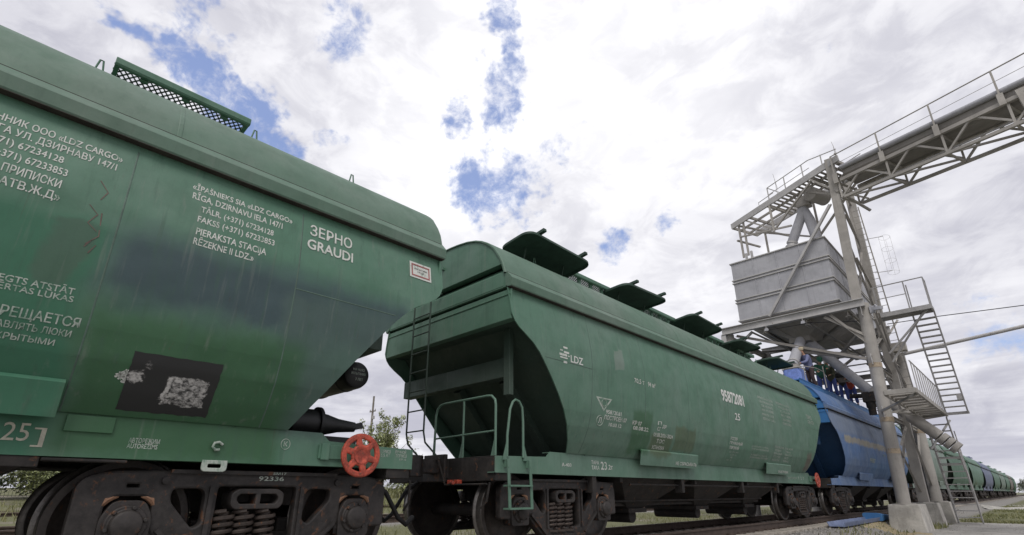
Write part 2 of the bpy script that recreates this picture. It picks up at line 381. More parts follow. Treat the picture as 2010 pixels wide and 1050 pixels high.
def stencil(name, lines, mapfn, mat, parent, bold=.012):
    """lines: (text, y0, y1, baseline z, cap height, slope dz/dy)"""
    m = MB()
    for L in lines:
        st, y0, y1, z, cap = L[:5]; sl_ = L[5] if len(L) > 5 else 0
        cyr = any('\u0400' <= ch <= '\u04ff' for ch in st)
        vs, fs = text_geo(st, 0 if cyr else bold); xs = [v[0] for v in vs]; a, b = min(xs), max(xs)
        kx = (y1 - y0) / max(b - a, 1e-6); kz = cap / .70
        for q, (dx, dy) in enumerate(((0, 0), (.03, 0), (.015, .02)) if cyr else ((0, 0),)):
            pts = [Vector(mapfn(y0 + (v[0] - a + dx) * kx, z + (v[1] + dy) * kz)) for v in vs]
            m.add([(p_.x + .0004 * q + (.006 if cap > .13 else .0025 if cap > .08 else 0), p_.y, p_.z) for p_ in pts], fs)
    return m.build(name, mat, parent)

# ---------------------------------------------------------------- grain hopper wagon
H = 6.743                                   # half length of the frame
ZW = [1.235, 1.3, 1.4, 1.6, 1.8, 2.0, 2.2, 2.5, 2.7, 2.9, 3.1, 3.33]
XW = [1.235, 1.285, 1.35, 1.45, 1.508, 1.54, 1.56, 1.58, 1.578, 1.553, 1.522, 1.475]
ZD = [1.235, 1.4, 1.6, 1.8, 2.0, 2.2, 2.4, 2.5, 2.6, 2.66, 2.72, 2.78, 2.85, 2.95, 3.33]
DD = [1.38, 1.285, 1.155, 1.02, .872, .713, .548, .455, .34, .24, .14, .055, -.005, -.045, -.05]
def interp(x, xs, ys):
    if x <= xs[0]: return ys[0]
    for i in range(1, len(xs)):
        if x <= xs[i]:
            t = (x - xs[i - 1]) / (xs[i] - xs[i - 1]); return ys[i - 1] + (ys[i] - ys[i - 1]) * t
    return ys[-1]
def wallx(z): return interp(z, ZW, XW)
def onwall(y, z): return (wallx(z) + .0025, y, z)
def onsill(y, z): return (1.2155, y, z)
def zlevels():
    zs = set(ZD) | set(ZW) | {round(1.235 + .0698 * i, 3) for i in range(31)}
    zs = sorted(zs); r = [zs[0]]
    for z in zs[1:]:
        if z - r[-1] > .025 or z in ZW: r.append(z)
    r[-1] = 3.33; return r
ROOF = [(1.46, 3.545), (1.435, 3.63), (1.41, 3.71), (1.35, 3.825), (1.24, 3.985), (1.17, 4.055), (1.075, 4.13), (.95, 4.205), (.81, 4.265), (.62, 4.315), (.40, 4.345), (.2, 4.36), (0, 4.365)]
def roofz(x): return interp(-abs(x), [-p[0] for p in ROOF], [p[1] for p in ROOF])
LIDS = [-5.1, -2.3, .55, 3.2, 6.0]
GUARDS = [-3.55, -.85, 1.9, 4.08]

def bogie(root, yc, kit):
    """three-piece freight bogie at yc; kit holds the meshes so that copies share them"""
    def put(key, name, mk, mat, par, loc=(0, 0, 0), rz=0, smooth=None, bevel=0):
        if key not in kit: 
            o = mk().build(name, mat, par, smooth, bevel); kit[key] = o
        else:
            o = kit[key].copy(); COL.objects.link(o); o.parent = par; o.name = name
        o.location = loc; o.rotation_euler = (0, 0, rz); return o
    def bolster():
        m = MB(); m.prism([(-.95, .62), (-.6, .52), (.6, .52), (.95, .62), (.95, .80), (.4, .86), (-.4, .86), (-.95, .80)],
                          lambda x, z: (x, -.2, z), lambda x, z: (x, .2, z)); m.lathe([(.84, .16), (.93, .16)], (0, 0, 0), 'Z', 20)
        for s in (-1, 1): m.bar((-.78, s * .36, .42), (.78, s * .36, .42), .1, .12); m.bar((-.5, s*.36, .45), (-.2, s*.5, .8), .05)
        return m
    b = put('bolster', 'bogie', bolster, M['dark'], root, (0, yc, 0), 0, None, .01)
    def frame():
        outer = rounded([(-1.25, .40, .02), (-1.25, .78, .09), (-1.10, .838, .10), (-.40, .865, .2), (.40, .865, .2), (1.10, .838, .10), (1.25, .78, .09), (1.25, .40, .02),
                         (1.09, .40, .02), (1.09, .63, .06), (1.03, .69, .04), (.82, .69, .04), (.76, .63, .06), (.76, .43, .05), (.62, .30, .12), (.42, .14, .12),
                         (-.42, .14, .12), (-.62, .30, .12), (-.76, .43, .05), (-.76, .63, .06), (-.82, .69, .04), (-1.03, .69, .04), (-1.09, .63, .06), (-1.09, .40, .02)], .03)
        tri = lambda s: rounded([(s * .675, .745, .10), (s * .405, .75, .09), (s * .40, .45, .09), (s * .48, .41, .08), (s * .68, .63, .12)], .08)
        win = rounded([(-.345, .23, .05), (-.345, .765, .05), (.345, .765, .05), (.345, .23, .05)], .05)
        slots = [rounded([(s * .925 - .055, .722), (s * .925 + .055, .722), (s * .925 + .055, .778), (s * .925 - .055, .778)], .02) for s in (-1, 1)]
        m = plate(outer, [tri(1), tri(-1), win] + slots, .10, .018, lambda u, v, w_: (1.03 + w_, u, v))
        # flanges that give the casting its box depth
        m.bar((1.015, -.70, .86), (1.015, .70, .86), .20, .03)
        m.bar((1.015, -.40, .15), (1.015, .40, .15), .20, .03)
        for s in (-1, 1):
            m.bar((1.015, s * .72, .43), (1.015, s * .42, .17), .20, .03, (0, s, 1)); m.bar((1.015, s * .38, .24), (1.015, s * .38, .75), .17, .035, (0, 1, 0))
            m.lathe([(1.07, .03), (1.105, .03), (1.108, .018)], (0, s * .72, .79), 'X', 10)
        return m
    for s in (1, -1):
        sf = put('frame', 'side_frame', frame, M['steel'], b, (0, 0, 0), 0 if s > 0 else math.pi, 35)
    def boxm():
        m = MB()
        m.prism(rounded([(-.155, .30, .03), (-.165, .52, .05), (-.10, .645, .05), (.10, .645, .05), (.165, .52, .05), (.155, .30, .03)], .03), lambda y, z: (.94, y, z), lambda y, z: (1.105, y, z))
        m.lathe([(1.09, .138), (1.122, .138), (1.13, .128), (1.13, .108), (1.165, .10), (1.175, .085), (1.175, .05), (1.18, .04), (1.18, .001)], (0, 0, .475), 'X', 36)
        for k in range(6):
            a = 2 * math.pi * k / 6 + .26; m.lathe([(1.12, .018), (1.15, .018)], (0, math.cos(a) * .121, .475 + math.sin(a) * .121), 'X', 6)
        for q in (-1, 1): m.box(.96, 1.07, q * .155 - .03, q * .155 + .03, .33, .50)
        return m
    def hornm(q):
        m = MB()
        if 1:
            m.tube([(1.055, q * .172, .575), (1.06, q * .165, .61), (1.06, q * .14, .648), (1.06, q * .105, .668), (1.055, q * .07, .674)], [.010, .020, .027, .020, .009], 8)
        return m
    prof = [(-.063, .10), (-.06, .39), (-.065, .395), (-.066, .45), (-.066, .498), (-.058, .508), (-.046, .506), (-.036, .485), (-.028, .476), (.058, .472), (.066, .466), (.066, .415), (.05, .40), (.012, .36), (-.005, .28), (.005, .16), (.05, .13), (.075, .125), (.075, .09)]
    for sy in (-1, 1):
        for sx in (1, -1):
            rz = 0 if sx > 0 else math.pi
            put('box', 'axle_box', boxm, M['steel'], b, (0, sy * .925, 0), rz, 35, .006)
            for q_ in (-1, 1): put('horn%d' % q_, 'horn_liner', lambda: hornm(q_), M['horn'], b, (0, sy * .925, 0), rz, 40)
            wl = put('wheel', 'wheel', lambda: MB().lathe(prof, (.79, 0, .475), 'X', 64), M['wheel'], b, (0, sy * .925, 0), rz, 40)
            if len(wl.data.materials) < 2:
                wl.data.materials.append(M['tread'])
                for pg in wl.data.polygons:
                    rr = math.hypot(pg.center.y, pg.center.z - .475)
                    if rr > .462: pg.material_index = 1
        put('axle', 'axle', lambda: MB().lathe([(-1.05, .065), (-.9, .075), (-.7, .085), (.7, .085), (.9, .075), (1.05, .065)], (0, 0, .475), 'X', 16), M['dark'], b, (0, sy * .925, 0), 0, 40)
    def springm():
        m = MB(); n = 6.0; pts = []
        for i in range(int(n * 14) + 1):
            a = 2 * math.pi * i / 14; pts.append((1.03 + .070 * math.cos(a), .076 * math.sin(a), .235 + .32 * i / (n * 14)))
        m.tube(pts, .0185, 7); m.lathe([(.195, .10), (.222, .10)], (1.03, 0, 0), 'Z', 18); m.lathe([(.20, .045), (.55, .045)], (1.03, 0, 0), 'Z', 12); return m
    def pocket():
        m = plate(rounded([(-.19, .575), (.17, .575), (.20, .61), (.20, .69), (.15, .722), (-.17, .722), (-.22, .69), (-.22, .61)], .02),
                  [rounded([(s * .012 - .01, .60), (s * .15 - .01, .60), (s * .18 - .01, .635), (s * .18 - .01, .67), (s * .15 - .01, .698), (s * .012 - .01, .698)], .015) for s in (-1, 1)], .26, .01, lambda u, v, w_: (.985 + w_, u, v))
        m.box(.85, .88, -.19, .19, .58, .71); return m
    for sx in (1, -1):
        rz = 0 if sx > 0 else math.pi
        for dy in (-.245, -.085, .095):
            put('spring', 'spring', springm, M['spring'], b, (0, dy if sx > 0 else -dy, 0), rz, 50)
        put('pocket', 'bolster_end', pocket, M['steel'], b, (0, 0, 0), rz, 35)
    return b

KIT = {}
def wagon(yc, label, pm, im, lm, group='grain hopper wagons coupled in the train', lids='open', full=True, det=True, walk=False, rm=None):
    rm = rm or pm
    root = thing('hopper_wagon', label, 'railway wagon', (0, yc, 0), 0, group)
    zs = zlevels()
    # side walls: curved sheet with the raked end contour, 14 mm thick
    for s in (1, -1):
        m = MB(); NC = 26; rows = []
        for z in zs:
            d = interp(z, ZD, DD); x = wallx(z); L = H - d
            rows.append([[(s * (x - o), -L + 2 * L * j / NC, z) for j in range(NC + 1)] for o in (0, .018)])
        nz = len(zs); V = []
        for o in (0, 1):
            for r_ in rows: V += r_[o]
        I = lambda o, i, j: (o * nz + i) * (NC + 1) + j
        F = []
        for i in range(nz - 1):
            for j in range(NC):
                F.append((I(0, i, j), I(0, i, j + 1), I(0, i + 1, j + 1), I(0, i + 1, j))); F.append((I(1, i, j), I(1, i + 1, j), I(1, i + 1, j + 1), I(1, i, j + 1)))
        for i in range(nz - 1):
            for j in (0, NC): F.append((I(0, i, j), I(0, i + 1, j), I(1, i + 1, j), I(1, i, j)))
        for j in range(NC):
            for i in (0, nz - 1): F.append((I(0, i, j), I(0, i, j + 1), I(1, i, j + 1), I(1, i, j)))
        m.add(V, F); m.build('side_wall', pm, root, 50)
        if det:
            for y in (-5.1, -3.6, -2.05, -.25, 1.12, 2.4, 3.77, 5.11):
                q = MB(); zz = [z for z in zs if interp(z, ZD, DD) < H - abs(y) - .02 and z < 3.32]
                for a, b in zip(zz[:-1], zz[1:]):
                    q.add([(s * (wallx(z) + o), y + w_, z) for z in (a, b) for w_, o in ((-.006, .0005), (-.003, .002), (.003, .002), (.006, .0005))], [(0, 1, 5, 4), (1, 2, 6, 5), (2, 3, 7, 6)])
                q.build('weld_seam', M['seam'] if pm is not M['blue'] else pm, root)
            for e in (-1, 1):
                q = MB(); q.add([(s * (wallx(2.45 + w_) + o), e * yy, 2.45 + w_) for yy in (5.11, 6.17) for w_, o in ((-.006, .0005), (0, .003), (.006, .0005))], [(0, 1, 4, 3), (1, 2, 5, 4)])
                q.build('weld_seam', M['seam'] if pm is not M['blue'] else pm, root)
        # cornice
        m = MB(); pr = [(1.44, 3.548), (1.478, 3.542), (1.548, 3.462), (1.562, 3.442), (1.550, 3.340), (1.540, 3.325), (1.49, 3.33), (1.44, 3.36)]
        m.prism(pr, lambda x, z: (s * x, -H - .06, z), lambda x, z: (s * x, H + .06, z)); m.build('cornice', rm, root)
        m = MB(); m.prism([(1.455, 3.352), (1.475, 3.318), (1.548, 3.318), (1.548, 3.3225), (1.478, 3.3225), (1.459, 3.356)], lambda x, z: (s * x, -H - .05, z), lambda x, z: (s * x, H + .05, z)); m.build('cornice_shade_strip', M['shade_grime'], root)  # added dark strip: the shadow band under the cornice as brownish colour
        m = MB(); m.prism([(1.452, 3.549), (1.466, 3.549), (1.466, 3.5555), (1.452, 3.5555)], lambda x, z: (s * x, -H - .05, z), lambda x, z: (s * x, H + .05, z)); m.build('roof_joint', M['shade_grime'], root)
    # roof shell and gable ends
    prof = ROOF + [(-x, z) for x, z in reversed(ROOF[:-1])]
    m = MB(); inner = [(x * .985, z - .03) for x, z in prof]; n = len(prof)
    E_ = H + .07; segs = [-E_, -5.1, -2.3, .6, 3.3, E_]
    for (y, k) in [(-E_, 1), (E_, 1)]:
        pass
    V = []; F = []
    for y in segs:
        V += [(x, y, z) for x, z in prof]
    for a in range(len(segs) - 1):
        for k in range(n - 1): F.append((a * n + k, a * n + k + 1, (a + 1) * n + k + 1, (a + 1) * n + k))
    m.add(V, F)
    # folded roof edge
    for y in (-E_, E_):
        sg = 1 if y > 0 else -1
        m.add([(x * k_, y + dy * sg, 3.545 + (z - 3.545) * k_) for k_, dy in ((1, 0), (.992, .012), (.975, .012), (.97, -.03)) for x, z in prof],
              [(r_ * n + k, r_ * n + k + 1, (r_ + 1) * n + k + 1, (r_ + 1) * n + k) for r_ in range(3) for k in range(n - 1)])
    m.build('roof', rm, root, 35)
    if det:
        for y in (-5.0, -1.9, 1.1, 4.0):
            q = MB()
            for a, b in zip(prof[:-1], prof[1:]):
                q.add([(x * (1 + o * .6), y + w_, z + o) for x, z in (a, b) for w_, o in ((-.02, .001), (-.012, .005), (.012, .005), (.02, .001))], [(0, 1, 5, 4), (1, 2, 6, 5), (2, 3, 7, 6)])
            q.build('roof_seam', rm, root)
    for e in (-1, 1):
        g = [(x * .972, 3.545 + (z - 3.545) * .972) for x, z in prof if z > 3.72]
        m = MB(); m.prism([(1.375, 3.70)] + g + [(-1.375, 3.70)], lambda x, z: (x, e * (H + .06), z), lambda x, z: (x, e * (H - .06), z))
        m.box(.02, .06, *sorted((e * (H + .055), e * (H + .10))), 4.02, 4.06)
        m.build('gable', pm, root)
        m = MB(); m.prism([(H - .09, 3.70), (H + .05, 3.56), (H + .055, 3.36), (H + .03, 3.335), (H - .12, 3.335), (H - .12, 3.70)], lambda y, z: (-1.405, e * y, z), lambda y, z: (1.405, e * y, z))
        m.box(-1.46, 1.46, *sorted((e * (H - .12), e * (H + .05))), 3.34, 3.54)
        m.build('end_beam_cap', pm, root)
        m = MB(); m.box(-1.52, 1.52, *sorted((e * (H + .0), e * (H + .03))), 2.88, 3.30); m.box(-1.515, 1.515, *sorted((e * (H + .025), e * (H + .042))), 3.215, 3.235)
        m.box(-1.52, 1.52, *sorted((e * (H - .09), e * (H + .03))), 2.87, 2.895)
        m.build('end_panel', pm, root, None, .008)
        # raked slope sheet with its stiffeners
        m = MB(); a_ = (H - .32, 2.93); b_ = (H - 1.82, 1.22)
        for t0 in range(8):
            pass
        top = [(-1.5, e * a_[0], a_[1]), (1.5, e * a_[0], a_[1])]; mid = [(-1.53, e * (H - 1.0), 2.155), (1.53, e * (H - 1.0), 2.155)]; bot = [(-1.22, e * b_[0], b_[1]), (1.22, e * b_[0], b_[1])]
        m.add(top + mid + bot + [(x, y - e * .02, z - .0) for x, y, z in top + mid + bot], [(0, 1, 3, 2), (2, 3, 5, 4), (6, 8, 9, 7), (8, 10, 11, 9)])
        m.box(-1.52, 1.52, *sorted((e * (H - .36), e * H)), 2.90, 2.92)
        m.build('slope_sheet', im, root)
        if det:
            m = MB(); m.box(-1.5, 1.0, *sorted((e * (H - .52), e * (H - .36))), 2.22, 2.50)
            m.build('stiffener_beam', im, root, None, .01)
            if e < 0 and not walk: m = MB(); m.box(1.04, 1.16, *sorted((e * (H - .38), e * (H - .30))), 1.95, 2.9); m.build('corner_post', im, root, None, .008)
            for s in (-1, 1):
                m = MB(); m.bar((s * .55, e * (H - .80), 2.30), (s * .55, e * (H - 1.86), 1.16), .16, .14); m.build('stiffener_rib', im, root, None, .008)
    # frame: sills, end beams, centre sill
    for s in (1, -1):
        outl = [(-H, .935), (H, .935), (H, 1.135), (5.78, 1.165), (5.70, 1.236), (-5.70, 1.236), (-5.78, 1.165), (-H, 1.135)]
        m = MB(); m.prism(outl, lambda y, z: (s * 1.2005, y, z), lambda y, z: (s * 1.2135, y, z)); m.box(*sorted((s * 1.07, s * 1.206)), -H, H, .935, .947)
        m.box(*sorted((s * 1.07, s * 1.2)), -5.7, 5.7, 1.222, 1.233)
        m.build('side_sill', pm, root)
    for e in (-1, 1):
        m = MB(); m.box(-1.2, 1.2, *sorted((e * (H - .02), e * (H - .30))), .84, 1.13); m.box(-1.2, 1.2, *sorted((e * (H - .02), e * (H - 1.85))), 1.128, 1.142)
        m.build('end_beam', M['dark'], root, None, .01)
        m = MB(); y0 = e * (H - .02)
        m.box(-.24, .24, *sorted((y0, y0 + e * .06)), .84, 1.20); m.box(-.12, .12, *sorted((y0, y0 + e * .34)), .95, 1.13)
        m.prism(rounded([(-.13, .02), (-.14, .22), (-.03, .30), (.06, .20), (.17, .24), (.21, .10), (.14, 0)], .03), lambda x, y: (x, y0 + e * (.33 + y), .90), lambda x, y: (x, y0 + e * (.33 + y), 1.17))
        m.build('coupler', M['steel'], root, None, .01)
    m = MB(); m.box(-.26, .26, -H, H, .89, 1.12); m.box(-.34, .34, -H + .5, H - .5, .882, .894)
    m.build('centre_sill', M['dark'], root)
    # discharge hoppers
    for y in (-2.6, 0.0, 2.6):
        m = MB(); m.add([(-1.12, y - 1.25, .97), (1.12, y - 1.25, .97), (1.12, y + 1.25, .97), (-1.12, y + 1.25, .97), (-.55, y - .25, .42), (.55, y - .25, .42), (.55, y + .25, .42), (-.55, y + .25, .42)],
                        [(0, 1, 2, 3), (7, 6, 5, 4), (0, 4, 5, 1), (1, 5, 6, 2), (2, 6, 7, 3), (3, 7, 4, 0)])
        m.box(-.62, .62, y - .30, y + .30, .36, .43); m.lathe([(-.5, .12), (.5, .12)], (0, y, .30), 'X', 16)
        m.box(-1.14, 1.14, y - 1.30, y - 1.22, .86, .97); m.build('discharge_hopper', M['dark'], root)
    KEY = 'near' 
    for yb in (-H + 1.49, H - 1.49): bogie(root, yb, KIT)
    # covers over the discharge gear
    for (y0, y1) in ((-3.58, -1.54), (2.05, 3.75)):
        for s in (1, -1):
            m = MB(); m.prism([(1.30, 1.40), (1.375, 1.385), (1.395, 1.36), (1.345, 1.13), (1.335, 1.13), (1.375, 1.35), (1.365, 1.37), (1.30, 1.385)], lambda x, z: (s * x, y0, z), lambda x, z: (s * x, y1, z))
            m.prism([(1.26, 1.38), (1.37, 1.37), (1.33, 1.15), (1.22, 1.16)], lambda x, z: (s * x, y1 - .03, z), lambda x, z: (s * x, y1 - .015, z))
            m.build('gear_cover', pm, root)
    if full:
        m = MB(); m.tube([(1.12, -3.6, .83), (1.12, 3.3, .83)], .018, 8); m.tube([(.7, -4.2, .56), (.7, 3.2, .56)], .02, 8)
        m.bar((.55, -3.5, .50), (.55, 3.3, .50), .07, .05)
        for y in (-4.68, -1.9, .9, 3.1): m.box(1.06, 1.2, y - .05, y + .05, .70, .94)
        m.box(.75, 1.0, -4.3, -3.9, .45, .85); m.lathe([(-.35, .16), (.35, .16)], (.2, -4.05, .62), 'X', 20)
        m.build('brake_rigging', M['dark'], root)
    # hatch lids
    for k, y in enumerate(LIDS):
        shape = rounded([(-.84, -.37, .22), (.84, -.37, .22), (.84, .37, .22), (-.84, .37, .22)], .22, 7)
        if lids == 'open':
            T = Matrix.Translation((.74, y, 4.585)) @ Matrix.Rotation(R([-7, -4, -8, -5, -2][k]), 4, 'Y') @ Matrix.Rotation(R([-2, 2.5, -1.5, 3, 0][k]), 4, 'X')
        else:
            T = Matrix.Translation((0, y, 4.40)) @ Matrix.Rotation(R(180), 4, 'Y')
        m = MB()
        rings = [(1.0, 0.0), (1.0, .04), (.97, .058), (.80, .075), (.4, .085)]
        N = len(shape); V = []
        for sc, w_ in rings:
            for (u, v) in shape: V.append(T @ Vector((v * (1 - (1 - sc) * 1.3), u * sc if sc > .9 else u * sc, w_)))
        for sc, w_ in ((.985, 0.0), (.96, .035), (.5, .045)):
            for (u, v) in shape: V.append(T @ Vector((v * (1 - (1 - sc) * 1.3), u * sc, w_)))
        F = []
        for r_ in range(4): F += [(r_ * N + k2, r_ * N + (k2 + 1) % N, (r_ + 1) * N + (k2 + 1) % N, (r_ + 1) * N + k2) for k2 in range(N)]
        F.append(tuple(range(4 * N, 5 * N)))
        F += [(k2, (k2 + 1) % N, 5 * N + (k2 + 1) % N, 5 * N + k2) for k2 in range(N)]
        for r_ in (5, 6): F += [(r_ * N + k2, r_ * N + (k2 + 1) % N, (r_ + 1) * N + (k2 + 1) % N, (r_ + 1) * N + k2) for k2 in range(N)]
        F.append(tuple(range(7 * N, 8 * N)))
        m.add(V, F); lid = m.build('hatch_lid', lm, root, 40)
        for dy in (-.55, .55):
            MB().bar(T @ Vector((-.30, dy, .075)), T @ Vector((.46, dy, .095)), .07, .05).build('lid_arm', lm, lid)
        m = MB(); m.prism(rounded([(-.80, -.3, .18), (.80, -.3, .18), (.80, .3, .18), (-.80, .3, .18)], .18, 6), lambda u, v: (v, y + u, 4.32), lambda u, v: (v, y + u, 4.43))
        m.build('hatch_coaming', pm, root)
        if lids == 'open':
            for dy in (-.5, .5): MB().tube([(.62, y + dy, 4.30), (.70, y + dy, 4.60)], .014, 6).build('lid_prop', lm, root)
    # guards of expanded mesh beside the hatches
    for k, y in enumerate(GUARDS):
        if not det and k > 1: continue
        m = MB(); y0, y1 = y - .62, y + .62
        m.prism([(.55, 4.60), (.60, 4.59), (.615, 4.61), (.615, 4.67), (.60, 4.685), (.55, 4.68)], lambda x, z: (x, y0, z), lambda x, z: (x, y1, z))
        for yy in (y0 + .02, y1 - .02): m.box(.0, .56, yy - .02, yy + .02, 4.605, 4.665)
        m.box(-.03, .01, y0, y1, 4.605, 4.665)
        for yy in (y0 + .25, y, y1 - .25): m.box(.50, .55, yy - .035, yy + .035, 4.30 if lids == 'open' else 4.585, 4.64)
        g = m.build('hatch_guard', pm, root, None, .006)
        if det:
            m = MB(); st = .055
            i = -10
            while i * st < 1.24:
                for sg in (1, -1):
                    a = y0 + i * st; p, q = (a, a + .33) if sg > 0 else (a + .33, a)
                    A, B = [p, .01], [q, .555]
                    for E_2 in (A, B):
                        for lim in (y0, y1):
                            if (lim == y0 and E_2[0] < y0) or (lim == y1 and E_2[0] > y1): E_2[1] = .01 + .545 * (lim - p) / (q - p); E_2[0] = lim
                    if abs(A[0] - B[0]) > .01 and y0 <= min(A[0], B[0]) and max(A[0], B[0]) <= y1: m.bar((A[1], A[0], 4.635), (B[1], B[0], 4.635), .010, .012)
                i += 1
            m.build('expanded_mesh', M['mesh'], g)
    if walk:
        m = MB(); m.box(.35, .85, -H + .05, H - .05, 4.385, 4.42); m.box(.83, .855, -H + .05, H - .05, 4.28, 4.445); m.box(.845, .87, -H + .05, H - .05, 4.425, 4.455)
        for i in range(12): m.box(.40, .84, -6.4 + i * 1.16, -6.36 + i * 1.16, 4.15, 4.385)
        m.build('roof_walkway', M['blue_deep'], root, None, .004)
    if full:
        # lifting loops on the roof edge
        for y in (-5.3, 3.37, 4.76, 5.95):
            m = MB(); m.tube([(.62, y - .05, roofz(.62) - .02), (.62, y - .012, 4.55), (.62, y + .012, 4.55), (.62, y + .05, roofz(.62) - .02)], .009, 6)
            m.build('roof_loop', pm, root)
        # end ladder
        m = MB()
        for x in (-.40, .02):
            m.tube([(x, -7.00, 3.62), (x, -7.00, 1.50), (x - .02, -6.95, 1.36), (x + .12, -6.80, 1.14)], .013, 6)
        for i in range(8): m.tube([(-.40, -7.0, 1.52 + i * .29), (.02, -7.0, 1.52 + i * .29)], .011, 6)
        for x in (-.40, .02): m.tube([(x, -7.0, 3.60), (x, -6.80, 3.62)], .012, 6)
        m.build('end_ladder', M['inner'] if pm is not M['blue'] else M['blue_deep'], root, 50)
        # platform handrails
        yq = -H + .04; m = MB()
        m.tube([(1.17, yq, 1.14), (1.17, yq, 1.78), (1.155, yq, 1.85), (1.09, yq, 1.905), (1.0, yq, 1.915), (.1, yq, 1.915), (.0, yq, 1.90), (-.07, yq, 1.85), (-.10, yq, 1.75), (-.12, yq, 1.14)], .017, 8)
        m.tube([(.53, yq, 1.14), (.53, yq, 1.915)], .015, 8); m.tube([(1.17, yq, 1.45), (-.10, yq, 1.43)], .013, 8)
        m.tube([(-.24, yq + .1, 1.14), (-.24, yq + .1, 1.62), (-.2, yq + .08, 1.70), (-.1, yq, 1.72)], .015, 8)
        for x in (1.17, .53): m.prism([(x - .08, 1.14), (x + .0, 1.14), (x + .0, 1.34), (x - .02, 1.34)], lambda a, z: (a, yq - .006, z), lambda a, z: (a, yq + .006, z))
        m.build('handrail', pm, root, 50)
        m = MB(); yu = -6.40
        m.tube([(1.23, yu - .155, 1.13), (1.23, yu - .15, 1.40), (1.23, yu - .10, 1.74), (1.23, yu - .05, 1.84), (1.23, yu, 1.875), (1.23, yu + .07, 1.86), (1.23, yu + .13, 1.78), (1.23, yu + .145, 1.6), (1.23, yu + .145, 1.13)], .017, 8)
        for yy, sg in ((yu - .155, -1), (yu + .145, 1)): m.prism([(yy, 1.09), (yy + sg * .08, 1.09), (yy + sg * .0, 1.34)], lambda y, z: (1.224, y, z), lambda y, z: (1.236, y, z))
        m.build('grab_rail', pm, root, 50)
        m = MB()
        for yy in (yu - .19, yu + .21): m.bar((1.29, yy, 1.10), (1.27, yy + .05, .50), .045, .014, (1, 0, 0)); m.box(1.214, 1.30, yy - .007, yy + .007, 1.0, 1.10)
        for z in (.77, .50): m.box(1.18, 1.31, yu - .17, yu + .24, z, z + .022)
        m.build('corner_step', pm, root, None, .003)
        # handbrake wheel, brake cylinder and air tank at the other end
        hub = rounded(circle(0, 0, .192, 40), 0)
        holes = []
        for k in range(6):
            a0 = 2 * math.pi * k / 6 + .24; da = .44
            lp = [(.166 * math.cos(a0 + da * t), .166 * math.sin(a0 + da * t)) for t in (-1, -.5, 0, .5, 1)] + [(.088 * math.cos(a0 + da * .62 * t), .088 * math.sin(a0 + da * .72 * t)) for t in (1, 0, -1)]
            holes.append(rounded(lp, .03, 4))
        m = plate(hub, holes, .034, .015, lambda u, v, w_: (1.335 + w_, 6.06 + u, 1.043 + v))
        m.lathe([(1.27, .03), (1.315, .085), (1.358, .08), (1.356, .055), (1.335, .03), (1.33, .012)], (0, 6.06, 1.043), 'X', 24)
        hw = m.build('handbrake_wheel', M['red'], root, 40)
        MB().lathe([(1.19, .03), (1.35, .025)], (0, 6.06, 1.043), 'X', 12).build('wheel_shaft', M['dark'], hw)
        m = MB(); m.box(1.214, 1.235, 5.68, 5.93, 1.0, 1.13); m.box(1.22, 1.25, 5.70, 5.78, .99, 1.14); m.build('brake_bracket', pm, root, None, .005)
        m = MB(); m.lathe([(5.62, .10), (5.65, .15), (5.93, .15), (5.935, .18), (5.97, .18), (5.98, .12), (6.06, .11), (6.20, .075), (6.40, .055)], (.5, 0, 1.41), 'Y', 28)
        m.bar((.5, 6.36, 1.40), (.5, 6.50, 1.44), .04, .07); m.box(.36, .64, 5.66, 5.95, 1.14, 1.28); m.box(.32, .40, 6.1, 6.5, 1.14, 1.30)
        m.tube([(.45, 5.6, 1.42), (.40, 5.45, 1.40), (.3, 5.4, 1.2)], .02, 6); m.build('brake_cylinder', M['black'], root, 40)
        m = MB(); m.lathe([(-1.05, .04), (-1.02, .13), (-.96, .168), (.20, .172), (.255, .16), (.285, .12), (.30, .02)], (0, 6.50, 2.08), 'X', 36)
        for x in (-.75, -.05): m.lathe([(x, .178), (x + .05, .178)], (0, 6.50, 2.08), 'X', 30); m.bar((x + .025, 6.42, 2.22), (x + .025, 6.25, 2.48), .05, .012)
        m.box(-.9, .15, 6.36, 6.42, 2.24, 2.28)
        tk = m.build('air_tank', M['black'], root, 40)
        stencil('lettering', [('НАЧАЛО', 6.42, 6.57, 2.12, .028), ('ИСПЫТАНИЙ', 6.40, 6.59, 2.07, .028), ('7 ЛЕТ', 6.46, 6.56, 2.0, .03)], lambda y, z: (.303, y, z), M['white_old'], tk)
        # hoses and uncoupling gear
        for e in (-1, 1):
            m = MB(); m.tube([(.45 * e, e * (H - .05), .86), (.48 * e, e * (H + .16), .70), (.50 * e, e * (H + .34), .42), (.46 * e, e * (H + .48), .34), (.42 * e, e * (H + .60), .42)], .028, 8)
            m.tube([(.45 * e, e * (H - .05), .86), (.45 * e, e * (H - .3), .9)], .03, 8); m.build('brake_hose', M['rubber'], root, 50)
            m = MB(); m.tube([(-1.1 * e, e * (H + .03), .80), (-.3 * e, e * (H + .06), .80), (-.15 * e, e * (H + .10), 1.18)], .014, 6); m.build('uncoupling_lever', M['dark'], root, 50)
            m = MB(); m.tube([(1.15, e * (H + .03), .82), (1.12, e * (H + .05), .60), (1.02, e * (H + .06), .52)], .014, 6)
            m.build('hose_hook', M['dark'], root, 50)
        m = MB(); m.box(.34, .56, -H - .06, -H + .02, .80, .86); m.tube([(.42, -H - .06, .83), (.55, -H - .12, .82)], .025, 8); m.build('end_cock', M['red'], root, None, .008)
    return root

